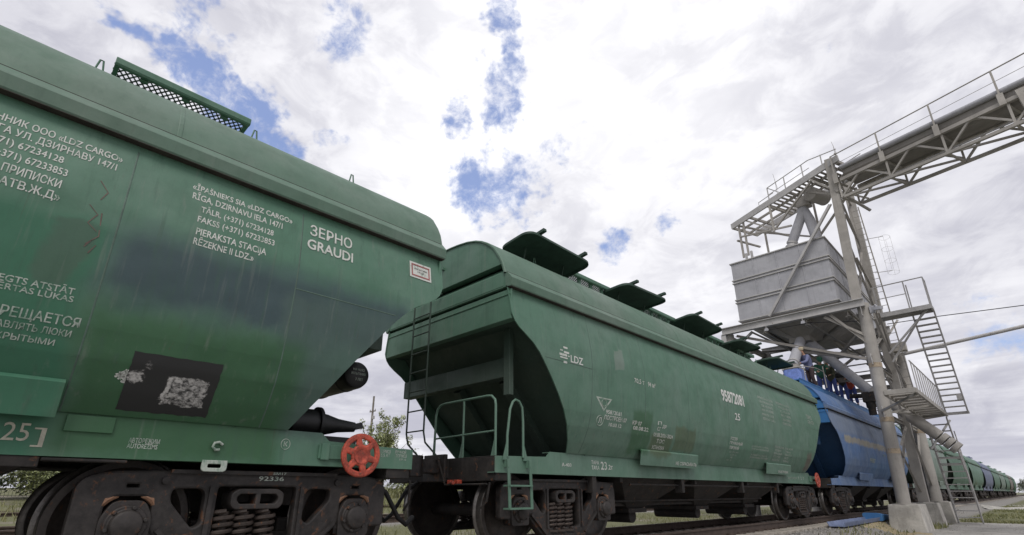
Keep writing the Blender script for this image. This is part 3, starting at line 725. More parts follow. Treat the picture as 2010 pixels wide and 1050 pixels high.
def copy_tree(o, parent=None):
    c = o.copy(); COL.objects.link(c)
    if parent is not None: c.parent = parent
    for ch in o.children: copy_tree(ch, c)
    return c
def recolor(o, mp):
    for c in [o] + list(o.children_recursive):
        if c.type == 'MESH' and c.material_slots and c.material_slots[0].material in mp:
            c.material_slots[0].link = 'OBJECT'; src = c.data.materials[0]; c.material_slots[0].material = mp[src]

PITCH = 14.716
Y1 = 3.26 - H; Y2 = 4.49 + H
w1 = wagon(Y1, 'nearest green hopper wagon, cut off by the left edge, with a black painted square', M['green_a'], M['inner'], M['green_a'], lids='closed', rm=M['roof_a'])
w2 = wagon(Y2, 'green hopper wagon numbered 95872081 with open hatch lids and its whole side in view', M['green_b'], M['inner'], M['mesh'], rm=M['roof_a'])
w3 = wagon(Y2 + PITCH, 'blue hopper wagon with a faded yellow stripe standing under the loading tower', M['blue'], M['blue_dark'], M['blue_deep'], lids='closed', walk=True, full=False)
# blue wagon: flat end faces are the deeper blue
for c in w3.children:
    if c.name.split('.')[0] in ('gable', 'end_beam_cap', 'end_panel', 'hatch_lid', 'hatch_guard'): c.data.materials[0] = M['blue_deep']
far0 = wagon(Y2 + 2 * PITCH, 'pale green hopper wagon seen behind the tower legs, next after the blue one', M['green_c'], M['inner'], M['mesh'], lids='closed', full=False, det=False)
FAR = [('dark green hopper wagon beside the foot of the tower stairs', 'green_d'), ('green hopper wagon just right of the tower stairs, first one clear of the tower', 'green_b'),
       ('greyish blue hopper wagon between green ones beyond the tower', 'violet'), ('green hopper wagon directly behind the greyish blue one', 'green_b'),
       ('pale green hopper wagon two behind the greyish blue one', 'green_c'), ('tiny green hopper wagon just before the brown one near the horizon', 'green_b'),
       ('brown hopper wagon near the far end of the train', 'brown'), ('dark hopper wagon at the far tail of the train', 'green_d')]
for k, (lb, mk) in enumerate(FAR):
    c = copy_tree(far0); c.location = (0, Y2 + (3 + k) * PITCH, 0); c['label'] = lb
    recolor(c, {M['green_c']: M[mk]})

for c in w1.children:
    if c.name.split('.')[0] == 'gear_cover': c.location.z = .05
# ---------------------------------------------------------------- lettering on the first wagon
def put(lines, mat, parent, fn=onwall, bold=.012): return stencil('lettering', lines, fn, mat, parent, bold)
put([('СОБСТВЕННИК ООО «LDZ CARGO»', 2.71, 3.685, 3.10, .058), ('РИГА УЛ. ДЗИРНАВУ 147/1', 2.93, 3.664, 3.011, .058), ('ТЕЛ. (+371) 67234128', 2.80, 3.372, 2.918, .055),
     ('ФАКС (+371) 67233853', 2.84, 3.414, 2.821, .057), ('СТАНЦИЯ ПРИПИСКИ', 2.82, 3.401, 2.712, .064), ('РЕЗЕКНЕ II ЛАТВ.Ж.Д»', 2.70, 3.418, 2.615, .060)], M['white'], w1)
put([('«ĪPAŠNIEKS SIA «LDZ CARGO»', 4.172, 5.008, 3.097, .054), ('RĪGA, DZIRNAVU IELA 147/1', 4.183, 4.922, 3.003, .060), ('TĀLR. (+371) 67234128', 4.261, 4.851, 2.898, .055),
     ('FAKSS (+371) 67233853', 4.25, 4.87, 2.799, .056), ('PIERAKSTA STACIJA', 4.257, 4.811, 2.68, .062), ('RĒZEKNE II LDZ.»', 4.253, 4.718, 2.59, .058)], M['white'], w1)
put([('ЗЕРНО', 5.183, 5.62, 3.045, .115), ('GRAUDI', 5.165, 5.639, 2.893, .105)], M['white'], w1, onwall, .02)
put([('AIZLIEGTS ATSTĀT', 3.12, 3.647, 1.987, .045), ('ATVĒRTAS LŪKAS', 3.15, 3.654, 1.936, .040)], M['white_old'], w1)
put([('ЗАПРЕЩАЕТСЯ', 3.17, 3.725, 1.773, .063), ('ОСТАВЛЯТЬ ЛЮКИ', 3.22, 3.697, 1.703, .042), ('ОТКРЫТЫМИ', 3.26, 3.628, 1.634, .038)], M['white_old'], w1)
put([('25', 3.52, 3.655, 1.026, .118), (']', 3.675, 3.738, 1.022, .098)], M['cream'], w1, onsill, 0)
put([('АВТОРЕЖИМ', 4.209, 4.407, 1.052, .034), ('AUTOREŽĪMS', 4.206, 4.40, 1.013, .034), ('К', 5.352, 5.385, 1.093, .04), ('ТОРМОЗ', 6.345, 6.465, 1.088, .030), ('5,5 АТ', 6.355, 6.46, 1.047, .034),
     ('РУЧНОЙ', 6.525, 6.655, 1.09, .028), ('ТОРМОЗ', 6.53, 6.665, 1.05, .032), ('КР 10', 6.58, 6.66, 1.02, .02)], M['white_old'], w1, onsill)
m = MB(); m.tube([onsill(5.369 + .04 * math.cos(a * math.pi / 12), 1.112 + .046 * math.sin(a * math.pi / 12)) for a in range(24)], .003, 5, True); m.build('ring_mark', M['white_old'], w1)
m = MB(); m.tube([(1.225, 4.85, 1.075), (1.235, 4.82, 1.093), (1.24, 4.785, 1.085), (1.24, 4.775, 1.055), (1.235, 4.80, 1.03), (1.225, 4.83, 1.035)], .011, 8); m.build('tie_hook', M['white_old'], w1, 50)
plate(rounded([(4.73, .865, .03), (4.91, .865, .03), (4.91, .945, .0), (4.73, .945, .0)], .03), [rounded([(4.765, .885), (4.875, .885), (4.875, .925), (4.765, .925)], .016)], .02, .005, lambda u, v, w_: (1.21 + w_, u, v)).build('lashing_eye', M['white_old'], w1)
m = MB(); m.box(1.2145, 1.232, 3.82, 4.10, 1.107, 1.222); m.build('cover_plate', M['green_a'], w1, None, .004)
m = MB(); m.box(1.10, 1.2055, -.6, 3.745, .862, .934); m.box(1.10, 1.235, 3.75, 4.23, .905, .925); m.build('sill_skirt', M['dark'], w1, None, .006)
def wallpatch(name, y0, y1, z0, z1, mat, parent, off=.003, ragged=0, seed=1):
    rnd = random.Random(seed); m = MB(); n = 18; k = 14
    for i in range(k + 1):
        z = z0 + (z1 - z0) * i / k
        for j in range(n + 1):
            y = y0 + (y1 - y0) * j / n
            m.v.append((wallx(z) + off, y + (rnd.uniform(-1, 1) * ragged if j in (0, n) else 0), z + (rnd.uniform(-1, 1) * ragged if i in (0, k) else 0)))
    m.f = [(i * (n + 1) + j, i * (n + 1) + j + 1, (i + 1) * (n + 1) + j + 1, (i + 1) * (n + 1) + j) for i in range(k) for j in range(n)]
    return m.build(name, mat, parent, 60)
wallpatch('painted_square', 4.075, 4.675, 1.275, 1.68, M['black'], w1, .003, .004)
# flaked white paint over the black square
def flaked(name, boxes):
    m, t, b = mat_base(name); o = obj_coord(t); xyz = t.sep(o)
    n0 = t.noise(o, 9, 4, .6); n1 = t.noise(t.scaled(o, (1, 1, 1.6)), 26, 7, .72, .4); n2 = t.noise(o, 60, 4, .7)
    wy = t.math('ADD', xyz[1], t.math('MULTIPLY', t.math('SUBTRACT', n0, .5), .10)); wz = t.math('ADD', xyz[2], t.math('MULTIPLY', t.math('SUBTRACT', n0, .5), .07))
    acc_ = None
    for (y0, y1, z0, z1, sf, k) in boxes:
        mk = t.math('MULTIPLY', t.math('MULTIPLY', t.ss(wy, y0 - sf, y0 + sf), t.ss(wy, y1 - sf, y1 + sf, 1, 0)), t.math('MULTIPLY', t.ss(wz, z0 - sf, z0 + sf), t.ss(wz, z1 - sf, z1 + sf, 1, 0)))
        mk = t.math('MULTIPLY', mk, k); acc_ = mk if acc_ is None else t.math('MAXIMUM', acc_, mk)
    f_ = t.ss(t.math('ADD', t.math('MULTIPLY', acc_, .62), t.math('ADD', t.math('MULTIPLY', n1, .55), t.math('MULTIPLY', n2, .12))), .79, .97)
    c = t.mix(f_, (.016, .017, .017, 1), t.mix(n2, (.36, .35, .33, 1), (.62, .61, .58, 1)))
    t.l.new(c, b.inputs['Base Color']); t.l.new(t.ss(f_, 0, 1, .45, .85), b.inputs['Roughness']); bump(t, b, f_, .4, .003)
    return m
M['flaked'] = flaked('flaked_black_and_white', [(4.315, 4.625, 1.33, 1.55, .012, .865), (4.31, 4.36, 1.36, 1.54, .02, 1.0), (4.36, 4.44, 1.49, 1.545, .015, .98), (4.56, 4.62, 1.36, 1.54, .02, .90), (4.07, 4.20, 1.44, 1.58, .05, .93), (4.14, 4.24, 1.55, 1.64, .03, .76)])
bpy.data.objects['painted_square'].data.materials[0] = M['flaked']
def chips(name, y0, y1, z0, z1, n, mat, parent, seed):
    rnd = random.Random(seed); m = MB()
    for i in range(n):
        y = y1 - (y1 - y0) * rnd.random() ** 1.6; z = rnd.uniform(z0, z1); k = (y1 - y) / (y1 - y0)
        if abs((z - z0) / (z1 - z0) - .5) > .5 - .42 * k: continue
        r_ = rnd.uniform(.003, .011); a0 = rnd.uniform(0, 6); kk = rnd.randint(4, 7)
        m.add([onwall(y + 1.4 * r_ * rnd.uniform(.5, 1) * math.cos(a0 + 2 * math.pi * i_ / kk), z + r_ * rnd.uniform(.5, 1) * math.sin(a0 + 2 * math.pi * i_ / kk)) for i_ in range(kk)], [tuple(range(kk))])
    return m.build(name, mat, parent)
chips('flaked_paint', 4.01, 4.115, 1.43, 1.58, 420, M['white'], w1, 6)
# document placard
m = MB()
m.v = [(wallx(z) + .006, y, z) for z in (2.965, 3.165) for y in (6.33, 6.62)]; m.f = [(0, 1, 3, 2)]; pl = m.build('placard', M['white'], w1)
m = MB(); m.add([(wallx(z) + .0085, y, z) for z, y in ((2.988, 6.352), (2.988, 6.598), (3.142, 6.598), (3.142, 6.352), (3.005, 6.368), (3.005, 6.582), (3.125, 6.582), (3.125, 6.368))], [(0, 1, 5, 4), (1, 2, 6, 5), (2, 3, 7, 6), (3, 0, 4, 7)])
m.build('placard_border', plain('placard_red', (.30, .10, .09), .6), pl)
stencil('lettering', [('СРОК ДОСТАВКИ', 6.39, 6.56, 3.075, .016), ('ГРУЗА', 6.43, 6.52, 3.04, .014)], lambda y, z: (wallx(z) + .009, y, z), M['steel'], pl)
# red graffiti scribble
M['scrib'] = plain('old_red_scribble', (.125, .085, .07), .7, 0, .3, 6)
m = MB()
for (pts) in ([(3.60, 2.88), (3.66, 2.80), (3.63, 2.72)], [(3.58, 2.66), (3.64, 2.60), (3.60, 2.52), (3.66, 2.47)], [(3.66, 2.62), (3.68, 2.44), (3.62, 2.36)], [(3.62, 2.34), (3.65, 2.40)], [(3.65, 2.30), (3.68, 2.37)]):
    for a, b in zip(pts[:-1], pts[1:]):
        m.add([onwall(a[0] - .004, a[1]), onwall(a[0] + .004, a[1]), onwall(b[0] + .003, b[1]), onwall(b[0] - .003, b[1])], [(0, 1, 2, 3)])
m.build('scribble', M['scrib'], w1)
stencil('lettering', [('92336', -.02, .20, .800, .036), ('5М17', .085, .20, .850, .020)], lambda y, z: (1.118 if z > .845 else 1.0825, H - 1.49 + y, z), M['white_old'], w1)

# ---------------------------------------------------------------- lettering on the second wagon
M['white_new'] = worn('fresh_stencil_white', (.60, .61, .58), .60, .72)
put([('LDZ', -5.62, -5.33, 2.468, .105)], M['white_new'], w2)
m = MB()
for (y0, y1, z, hgt) in ((-5.78, -5.68, 2.645, .028), (-5.85, -5.79, 2.60, .018), (-5.77, -5.65, 2.575, .03), (-5.87, -5.70, 2.53, .034), (-5.68, -5.64, 2.535, .018), (-5.86, -5.69, 2.495, .02), (-5.78, -5.70, 2.43, .03)):
    m.add([onwall(y, zz) for y, zz in rounded([(y0, z), (y1, z), (y1, z + hgt), (y0, z + hgt)], .012, 3)], [tuple(range(16))])
m.build('rail_logo', M['white'], w2)
put([('70,5 т', -3.94, -3.63, 2.42, .075), ('94 м³', -3.51, -3.27, 2.415, .078)], M['white'], w2)
put([('95872081', -4.73, -4.31, 1.835, .058), ('ПОСТРОЕН 07', -4.75, -4.15, 1.747, .062), ('10.03.12', -4.61, -4.27, 1.66, .050)], M['white'], w2)
put([('Л', -4.89, -4.82, 1.685, .075), ('КР 07', -3.97, -3.70, 1.739, .062), ('08.08.22', -3.93, -3.46, 1.666, .058)], M['white'], w2)
m = MB(); m.tube([onwall(-4.855 + .085 * math.cos(a * math.pi / 14), 1.72 + .072 * math.sin(a * math.pi / 14)) for a in range(28)], .004, 5, True)
def tri_ring(pts, wd):
    c = (sum(p[0] for p in pts) / 3, sum(p[1] for p in pts) / 3)
    inn = [(c[0] + (p[0] - c[0]) * wd, c[1] + (p[1] - c[1]) * wd) for p in pts]
    m.add([onwall(*p) for p in pts + inn], [(0, 1, 4, 3), (1, 2, 5, 4), (2, 0, 3, 5)])
tri_ring([(-5.0, 2.06), (-4.58, 2.06), (-4.79, 1.86)], .72)
m.tube([onwall(-4.79 + .062 * math.cos(a * math.pi / 10), 1.985 + .05 * math.sin(a * math.pi / 10)) for a in range(20)], .004, 5, True)
m.build('maker_emblem', M['white_old'], w2)
put([('П', -3.18, -3.06, 1.80, .06), ('ДР', -3.02, -2.88, 1.762, .052), ('СГ', -3.18, -3.06, 1.707, .058), ('09.08.2021-2024', -3.275, -2.61, 1.608, .062), ('ТОС', -3.13, -2.86, 1.51, .058), ('УСТАНОВКА', -3.21, -2.80, 1.408, .058)], M['white'], w2)
put([('95872081', -.526, .66, 2.545, .235)], M['white_new'], w2, onwall, .03)
put([('25', .06, .34, 2.195, .145)], M['white_new'], w2)
z = [2.87, 2.77, 2.67, 2.57, 2.46, 2.36]
put([(s_, a, b, z[i], .052) for i, (s_, a, b) in enumerate((('«ĪPAŠNIEKS SIA «LDZ CARGO»', 1.64, 2.66), ('RĪGA, DZIRNAVU IELA 147/1', 1.68, 2.62), ('TĀLR. (+371) 67234128', 1.75, 2.5), ('FAKSS (+371) 67233853', 1.74, 2.52), ('PIERAKSTA STACIJA', 1.72, 2.5), ('RĒZEKNE II LDZ.»', 1.74, 2.56)))], M['white_old'], w2)
put([(s_, a, b, z[i], .052) for i, (s_, a, b) in enumerate((('СОБСТВЕННИК ООО «LDZ CARGO»', 2.88, 3.92), ('РИГА УЛ. ДЗИРНАВУ 147/1', 2.95, 3.88), ('ТЕЛ. (+371) 67234128', 3.05, 3.78), ('ФАКС (+371) 67233853', 3.06, 3.8), ('СТАНЦИЯ ПРИПИСКИ', 3.08, 3.8), ('РЕЗЕКНЕ II ЛАТВ.Ж.Д»', 3.1, 3.76)))], M['white_old'], w2)
put([('ЗЕРНО', 5.25, 5.72, 2.72, .11), ('GRAUDI', 5.27, 5.80, 2.585, .095)], M['white_old'], w2)
put([('РОССИЯ', -.165, .18, 1.758, .06), ('ГРУЖЕНЫЙ', -.18, .48, 1.672, .055), ('ПОРОЖНИЙ', -.16, .32, 1.575, .058)], M['white'], w2)
put([('БЕЗ ОСТАНОВКИ', -.11, .38, 1.505, .026), ('С ГОРКИ', -.02, .26, 1.45, .026), ('НЕ', .04, .14, 1.40, .026), ('КР 12', -.1, .14, 1.345, .022)], M['white_old'], w2)
put([('AIZLIEGTS ATSTĀT ATVĒRTAS', 1.0, 2.05, 1.685, .034), ('LŪKAS UN VĀKUS VAGONĀ', 1.0, 2.08, 1.63, .034), ('ЗАПРЕЩАЕТСЯ ОСТАВЛЯТЬ', 1.06, 2.05, 1.50, .034), ('ЛЮКИ И КРЫШКИ ОТКРЫТЫМИ', 1.06, 2.14, 1.448, .034)], M['white_old'], w2)
for (a, ln) in ((2.44, ('ПЕРЕВОЗКА', 'ТОЛЬКО', 'ЗЕРНОВЫХ', 'ГРУЗОВ', 'НАСЫПЬЮ')), (3.2, ('PĀRVADĀT', 'TIKAI', 'GRAUDUS', 'BEZ', 'TARAS'))):
    put([(s_, a + .04 * (i % 2), a + .18 + .05 * len(s_), 1.742 - .075 * i, .045) for i, s_ in enumerate(ln)], M['white_old'], w2)
put([('А-403', -5.45, -5.24, 1.052, .045), ('ТАРА', -4.75, -4.56, 1.105, .052), ('TARA', -4.75, -4.55, 1.028, .058), ('23', -4.515, -4.355, 1.035, .115), (',2т', -4.33, -4.20, 1.04, .07)], M['white'], w2, onsill)
put([('ЛЮК РАЗГРУЗКИ', 3.9, 4.6, 1.04, .05), ('1', 4.75, 4.8, 1.04, .08), ('2', 4.95, 5.03, 1.04, .08), ('3', 5.15, 5.23, 1.04, .08)], M['white_old'], w2, onsill)
oncov = lambda y, z: (1.352 + (z - 1.13) * .217 + .004, y, z)
put([('НЕ СБРАСЫВАТЬ', -2.42, -1.62, 1.17, .055)], M['white'], w2, oncov); put([('РАЗГРУЗКА', 2.8, 3.5, 1.165, .055)], M['white'], w2, oncov)
put([('9587', -2.2, -1.3, 1.78, .16), ('ГРУЗ', .2, .7, 2.1, .09)], M['white_old'], w3)

# ---------------------------------------------------------------- ground
def gz(x, y):
    z = interp(x, [-400, -60, -34, -24, -18, -14, -11.5, -10.6, -7.4, -6.5, -3.2, -1.8, 1.9, 2.35, 60, 400], [1.2, 1.1, .95, .42, .2, .0, -.05, -.16, -.16, -.30, -.34, -.225, -.225, -.50, -.5, -.5])
    return z
xs = [-900, -400, -150, -80, -60, -44, -34, -29, -24, -21, -18, -16, -14, -12.5, -11.5, -10.6, -9, -7.4, -6.5, -5, -4, -3.2, -2.5, -1.8, -.8, 0, .8, 1.4, 1.9, 2.1, 2.35, 3, 4, 6, 8, 12, 20, 40, 100, 300, 900]
ys = [-300, -60, -20, -10, -5, 0, 3, 6, 9, 12, 15, 18, 21, 24, 27, 30, 34, 38, 44, 52, 62, 75, 95, 130, 200, 400, 900, 1800]
rg = random.Random(2); m = MB()
for y in ys:
    for x in xs:
        j = .05 if (x < -12 or x > 4) and abs(x) < 60 else .0
        m.v.append((x, y, gz(x, y) + rg.uniform(-j, j)))
nx = len(xs)
m.f = [(a * nx + b, a * nx + b + 1, (a + 1) * nx + b + 1, (a + 1) * nx + b) for a in range(len(ys) - 1) for b in range(nx - 1)]
struct(m.build('ground', M['ground'], None, 60))
m = MB(); outl = [(2.75, -14), (30, -14), (30, 33.5), (9, 30.5), (6.2, 29.6), (4.6, 29.9), (3.1, 29.6), (2.95, 20), (2.7, 10)]
m.add([(x, y, -.47) for x, y in outl] + [(x, y, -.52) for x, y in outl], [tuple(range(len(outl)))] + [(i, (i + 1) % len(outl), (i + 1) % len(outl) + len(outl), i + len(outl)) for i in range(len(outl))])
struct(m.build('paved_yard', M['slab']))

# ---------------------------------------------------------------- tracks
RP = [(-.075, -.18), (.075, -.18), (.075, -.168), (.012, -.148), (.009, -.05), (.036, -.038), (.037, -.008), (.03, 0), (-.03, 0), (-.037, -.008), (-.036, -.038), (-.009, -.05), (-.012, -.148), (-.075, -.168)]
def track(x0, y0, y1, label, nsl, zb=0.0, group='railway tracks', rest=True):
    t = thing('railway_track', label, 'railway track', (x0, 0, zb), 0, group)
    for s in (-1, 1):
        m = MB(); m.prism(RP, lambda x, z: (s * .7975 + x, y0, z), lambda x, z: (s * .7975 + x, y1, z)); m.build('rail', M['rail'], t)
    first = None; rs = random.Random(5)
    for k in range(nsl):
        y = (y0 if nsl < 60 else -2) + .55 * k
        if first is None:
            q = MB(); q.box(-1.42, 1.42, -.12, .12, -.30, -.172); first = q.build('sleeper', M['sleeper'], t, None, .012)
            o = first
        else:
            o = first.copy(); COL.objects.link(o); o.parent = t
        o.location = (rs.uniform(-.03, .03), y, 0); o.rotation_euler = (0, 0, rs.uniform(-.02, .02))
    if rest:
        q = MB(); y = (y0 if nsl < 60 else -2) + .55 * nsl
        while y < min(y1, 190): q.box(-1.36, 1.36, y - .12, y + .12, -.30, -.183); y += .55
        if q.v:
            o = q.build('sleepers_beyond', M['sleeper'], t); o['kind'] = 'stuff'
    q = MB()
    for k in range(90):
        y = (y0 if nsl < 60 else -2) + .55 * k
        for s in (-1, 1):
            for e in (-1, 1): q.box(s * .7975 + e * .10 - .035, s * .7975 + e * .10 + .035, y - .05, y + .05, -.185, -.135)
    q.build('rail_fastenings', M['rail'], t)
    return t
track(0, -30, 400, 'railway track under the hopper wagons with exposed sleeper ends', 100)
track(-9.2, -40, 300, 'second railway track in the grass behind the train', 50, .02)
track(-16.2, -40, 300, 'third railway track nearest the mesh fence', 40, .16, rest=False)

def scatter_stones(n, seed):
    rs = random.Random(seed); m = MB()
    for i in range(n):
        x = rs.choice([rs.uniform(-3.0, 2.3), rs.uniform(.85, 2.3), rs.uniform(-2.6, -.85)]); y = 3 + 40 * rs.random() ** 1.5
        r_ = rs.uniform(.018, .05); z = gz(x, y) + r_ * .1
        a, b, c = rs.random() * 6, rs.random() * 6, rs.random() * 6; MR = Matrix.Rotation(a, 3, 'X') @ Matrix.Rotation(b, 3, 'Z')
        vs = [Vector((x, y, z)) + MR @ (Vector(p) * r_ * rs.uniform(.6, 1.2)) for p in ((1, 0, 0), (-1, .2, 0), (0, 1, 0), (.1, -1, 0), (0, 0, .8), (0, 0, -.8))]
        m.add(vs, [(0, 2, 4), (2, 1, 4), (1, 3, 4), (3, 0, 4), (2, 0, 5), (1, 2, 5), (3, 1, 5), (0, 3, 5)])
    return m.build('ballast', M['stone'])
struct(scatter_stones(5000, 3), 'stuff')
def grass(name, areas, seed):
    rs = random.Random(seed); m = MB()
    for (x0, x1, y0, y1, n, h0, h1, wd) in areas:
        for i in range(n):
            x = rs.uniform(x0, x1); y = rs.uniform(y0, y1)
            if math.sin(x * 1.3 + y * .7) + math.sin(y * .45 - x * .8) + rs.uniform(-1, 1) < -.5: continue
            h = rs.uniform(h0, h1); a = rs.uniform(0, 6.28); lx, ly = rs.uniform(-.5, .5) * h, rs.uniform(-.5, .5) * h; z = gz(x, y) - .03
            cx, cy = math.cos(a) * wd, math.sin(a) * wd
            m.add([(x - cx, y - cy, z), (x + cx, y + cy, z), (x + lx * .4 + cx * .7, y + ly * .4 + cy * .7, z + h * .6), (x + lx * .4 - cx * .7, y + ly * .4 - cy * .7, z + h * .6), (x + lx, y + ly, z + h)], [(0, 1, 2, 3), (3, 2, 4)])
    return m.build(name, M['grass'])

struct(grass('grass', [(-7.2, -3.4, -4, 34, 9000, .06, .20, .008), (-21, -11.4, -4, 26, 9000, .1, .35, .014), (-34, -21, 2, 34, 6000, .2, .6, .03), (3.0, 16, 30.6, 75, 22000, .05, .16, .022), (-3.5, -2.4, 2, 30, 1500, .05, .12, .006)], 4), 'stuff')

struct(grass('weeds', [(1.9, 2.9, 14, 33, 1500, .05, .18, .012), (2.2, 3.2, 23.2, 25.4, 260, .08, .3, .014), (2.2, 3.2, 26.6, 28.8, 200, .08, .26, .014), (3.0, 6.0, 29.4, 31, 1200, .06, .22, .016)], 8), 'stuff')
rs = random.Random(21); m = MB()
for i in range(1600):
    x = 2.2 + 5.5 * rs.random() ** 1.8; y = rs.uniform(14, 30); r_ = rs.uniform(.006, .022); z_ = (-.47 if x > 2.85 else gz(x, y)) + r_ * .3; a = rs.random() * 6
    m.add([(x + r_ * math.cos(a + k * 2.1) * rs.uniform(.6, 1.2), y + r_ * math.sin(a + k * 2.1), z_ - r_ * .6) for k in range(3)] + [(x, y, z_ + r_ * .6)], [(0, 1, 3), (1, 2, 3), (2, 0, 3)])
struct(m.build('loose_grit', M['stone']), 'stuff')
# ---------------------------------------------------------------- foliage
def crown(clumps, n, ls, rs):
    m = MB()
    for i in range(n):
        c, r_ = rs.choice(clumps)
        while True:
            p = Vector((rs.uniform(-1, 1), rs.uniform(-1, 1), rs.uniform(-1, 1)))
            if p.length < 1 and p.length > .25: break
        p = Vector(c) + Vector((p.x * r_[0], p.y * r_[1], p.z * r_[2]))
        d = Vector((rs.uniform(-1, 1), rs.uniform(-1, 1), rs.uniform(-.8, .8))).normalized(); a, b = basis(d); l = ls * rs.uniform(.6, 1.4)
        m.add([p - d * l, p + a * l * .35, p + d * l, p - a * l * .35 + b * l * .2], [(0, 1, 2, 3)])
    return m
def bush(name, label, cat, x, y, h, wd, n, ls, mat, seed, group=None, stems=7, sparse=False, bare=.9):
    rs = random.Random(seed); zb = gz(x, y) - .05
    t = thing(name, label, cat, (x, y, zb), 0, group); cl = []; tr = MB()
    for i in range(stems):
        a = rs.uniform(0, 6.28); k = rs.uniform(.2, 1); hx, hy = math.cos(a) * wd * k * .8, math.sin(a) * wd * k * .8; hh = h * rs.uniform(.62, 1.0) * (1 - .3 * k)
        pts = [(hx * .15 * j, hy * .15 * j, 0) if j == 0 else (hx * (j / 4) ** 1.2, hy * (j / 4) ** 1.2, hh * j / 4) for j in range(5)]
        tr.tube(pts, [h * .012, h * .01, h * .007, h * .005, h * .002], 5)
        for j in range(2, 5):
            cl.append(((pts[j][0], pts[j][1], pts[j][2]), (wd * .20, wd * .20, h * .10) if sparse else (wd * .38, wd * .38, h * .2)))
            for q in range(2):
                b = (pts[j][0] + rs.uniform(-.4, .4) * wd, pts[j][1] + rs.uniform(-.4, .4) * wd, pts[j][2] + rs.uniform(0, .12) * h)
                tr.tube([pts[j - 1], b], [h * .004, h * .0015], 4); cl.append((b, (wd * .13, wd * .13, h * .07) if sparse else (wd * .3, wd * .3, h * .16)))
    if not sparse:
        for i in range(8): a = rs.uniform(0, 6.28); cl.append(((math.cos(a) * wd * .6, math.sin(a) * wd * .6, h * rs.uniform(.15, .4)), (wd * .4, wd * .4, h * .2)))
    crown(cl, n, ls, rs).build('crown', mat, t); tr.build('trunk', M['bark'], t)
    return t
bush('willow_bush', 'tall feathery bush seen through the gap between the two green wagons', 'bush', -24, 18.2, 5.6, 1.9, 6500, .105, M['leaf'], 11, None, 11, True)
bush('low_shrub', 'low leafy shrub right of the feathery bush in the wagon gap', 'shrub', -23, 19.9, 3.3, 1.8, 3600, .13, M['leaf'], 12, None, 8)
bush('low_shrub', 'low leafy shrub left of the feathery bush, partly behind the wheel', 'shrub', -26, 15.8, 2.6, 1.7, 2200, .13, M['leaf'], 13, None, 8)
HG = ['hedge bush behind the mesh fence at the left edge of the photo', 'dark hedge bush behind the mesh fence, second from the left', 'hedge bush behind the mesh fence left of the first wheel', 'hedge bush behind the mesh fence hidden mostly by the first wheel', 'hedge bush beyond the mesh fence seen under the first wagon', 'dark hedge bush at the far right end of the mesh fence']
for i, (y, h_) in enumerate(((-3.2, 2.6), (-.6, 2.9), (1.9, 2.5), (4.6, 2.8), (7.6, 2.2), (10.4, 2.0))):
    bush('hedge_bush', HG[i], 'bush', -24.5 + .5 * (i % 2), y, h_ * .85, 1.7, 3000, .12, M['leaf_d'] if i % 2 else M['leaf'], 30 + i, 'bushes behind the fence', 9)
# far trees past the end of the train, and a low wood on the horizon
FT = ['distant tree at the right edge, nearest the tail of the train', 'distant tree at the right edge, tallest of its row', 'distant tree just past the tail of the train', 'distant tree on the horizon right of the train']
for i, (x, y, h_) in enumerate(((5.5, 222, 6.0), (9.5, 236, 7.5), (-6, 262, 6.5), (13, 262, 8))):
    bush('far_tree', FT[i], 'tree', x, y, h_, 4.2, 5200, .5, M['leaf_far'], 60 + i, 'trees past the tail of the train', 9)
rs = random.Random(9); cl = [((rs.uniform(-160, 260), rs.uniform(430, 470), rs.uniform(1, 5)), (9, 6, 4)) for i in range(120)] + [((-rs.uniform(120, 200), rs.uniform(-40, 430), rs.uniform(2, 5)), (6, 9, 4)) for i in range(110)]
struct(crown(cl, 9000, 1.3, rs).build('far_wood', M['leaf_far']), 'stuff')
# mesh fence behind the tracks
f = thing('mesh_fence', 'dark wire mesh fence in front of the hedge behind the tracks', 'fence', (-20.5, 0, 0))
post0 = None
for k in range(9):
    y = -7.0 + 2.5 * k; z0 = gz(-20.5, 0)
    if post0 is None: o = post0 = MB().box(-.03, .03, -.03, .03, 0, 1.75).build('post', M['black'], f)
    else: o = post0.copy(); COL.objects.link(o); o.parent = f
    o.location = (0, y, z0)
m = MB()
for i in range(int(20 / .10)): y = -7 + .10 * i; m.box(-.004, .004, y - .005, y + .005, .55, 2.1)
for z_ in [.6 + .25 * i for i in range(7)]: m.box(-.012, .004, -7, 13, z_ - .006, z_ + .006)
m.build('wire_panel', M['black'], f)
# utility pole
p = thing('utility_pole', 'wooden utility pole with a small crossarm far behind the wagon gap', 'pole', (-38, 25.2, 1.0))
MB().tube([(0, 0, 0), (0, 0, 8.5)], [.14, .09], 8).build('pole', M['wood'], p)
m = MB(); m.box(-.5, .5, -.05, .05, 7.0, 7.1); m.lathe([(7.1, .04), (7.25, .03)], (.45, 0, 0), 'Z', 8); m.lathe([(7.1, .04), (7.25, .03)], (-.45, 0, 0), 'Z', 8); m.build('crossarm', M['wood'], p)
m = MB(); m.box(.12, .32, -.1, .1, 6.3, 6.6); m.build('lamp_box', M['galv'], p)

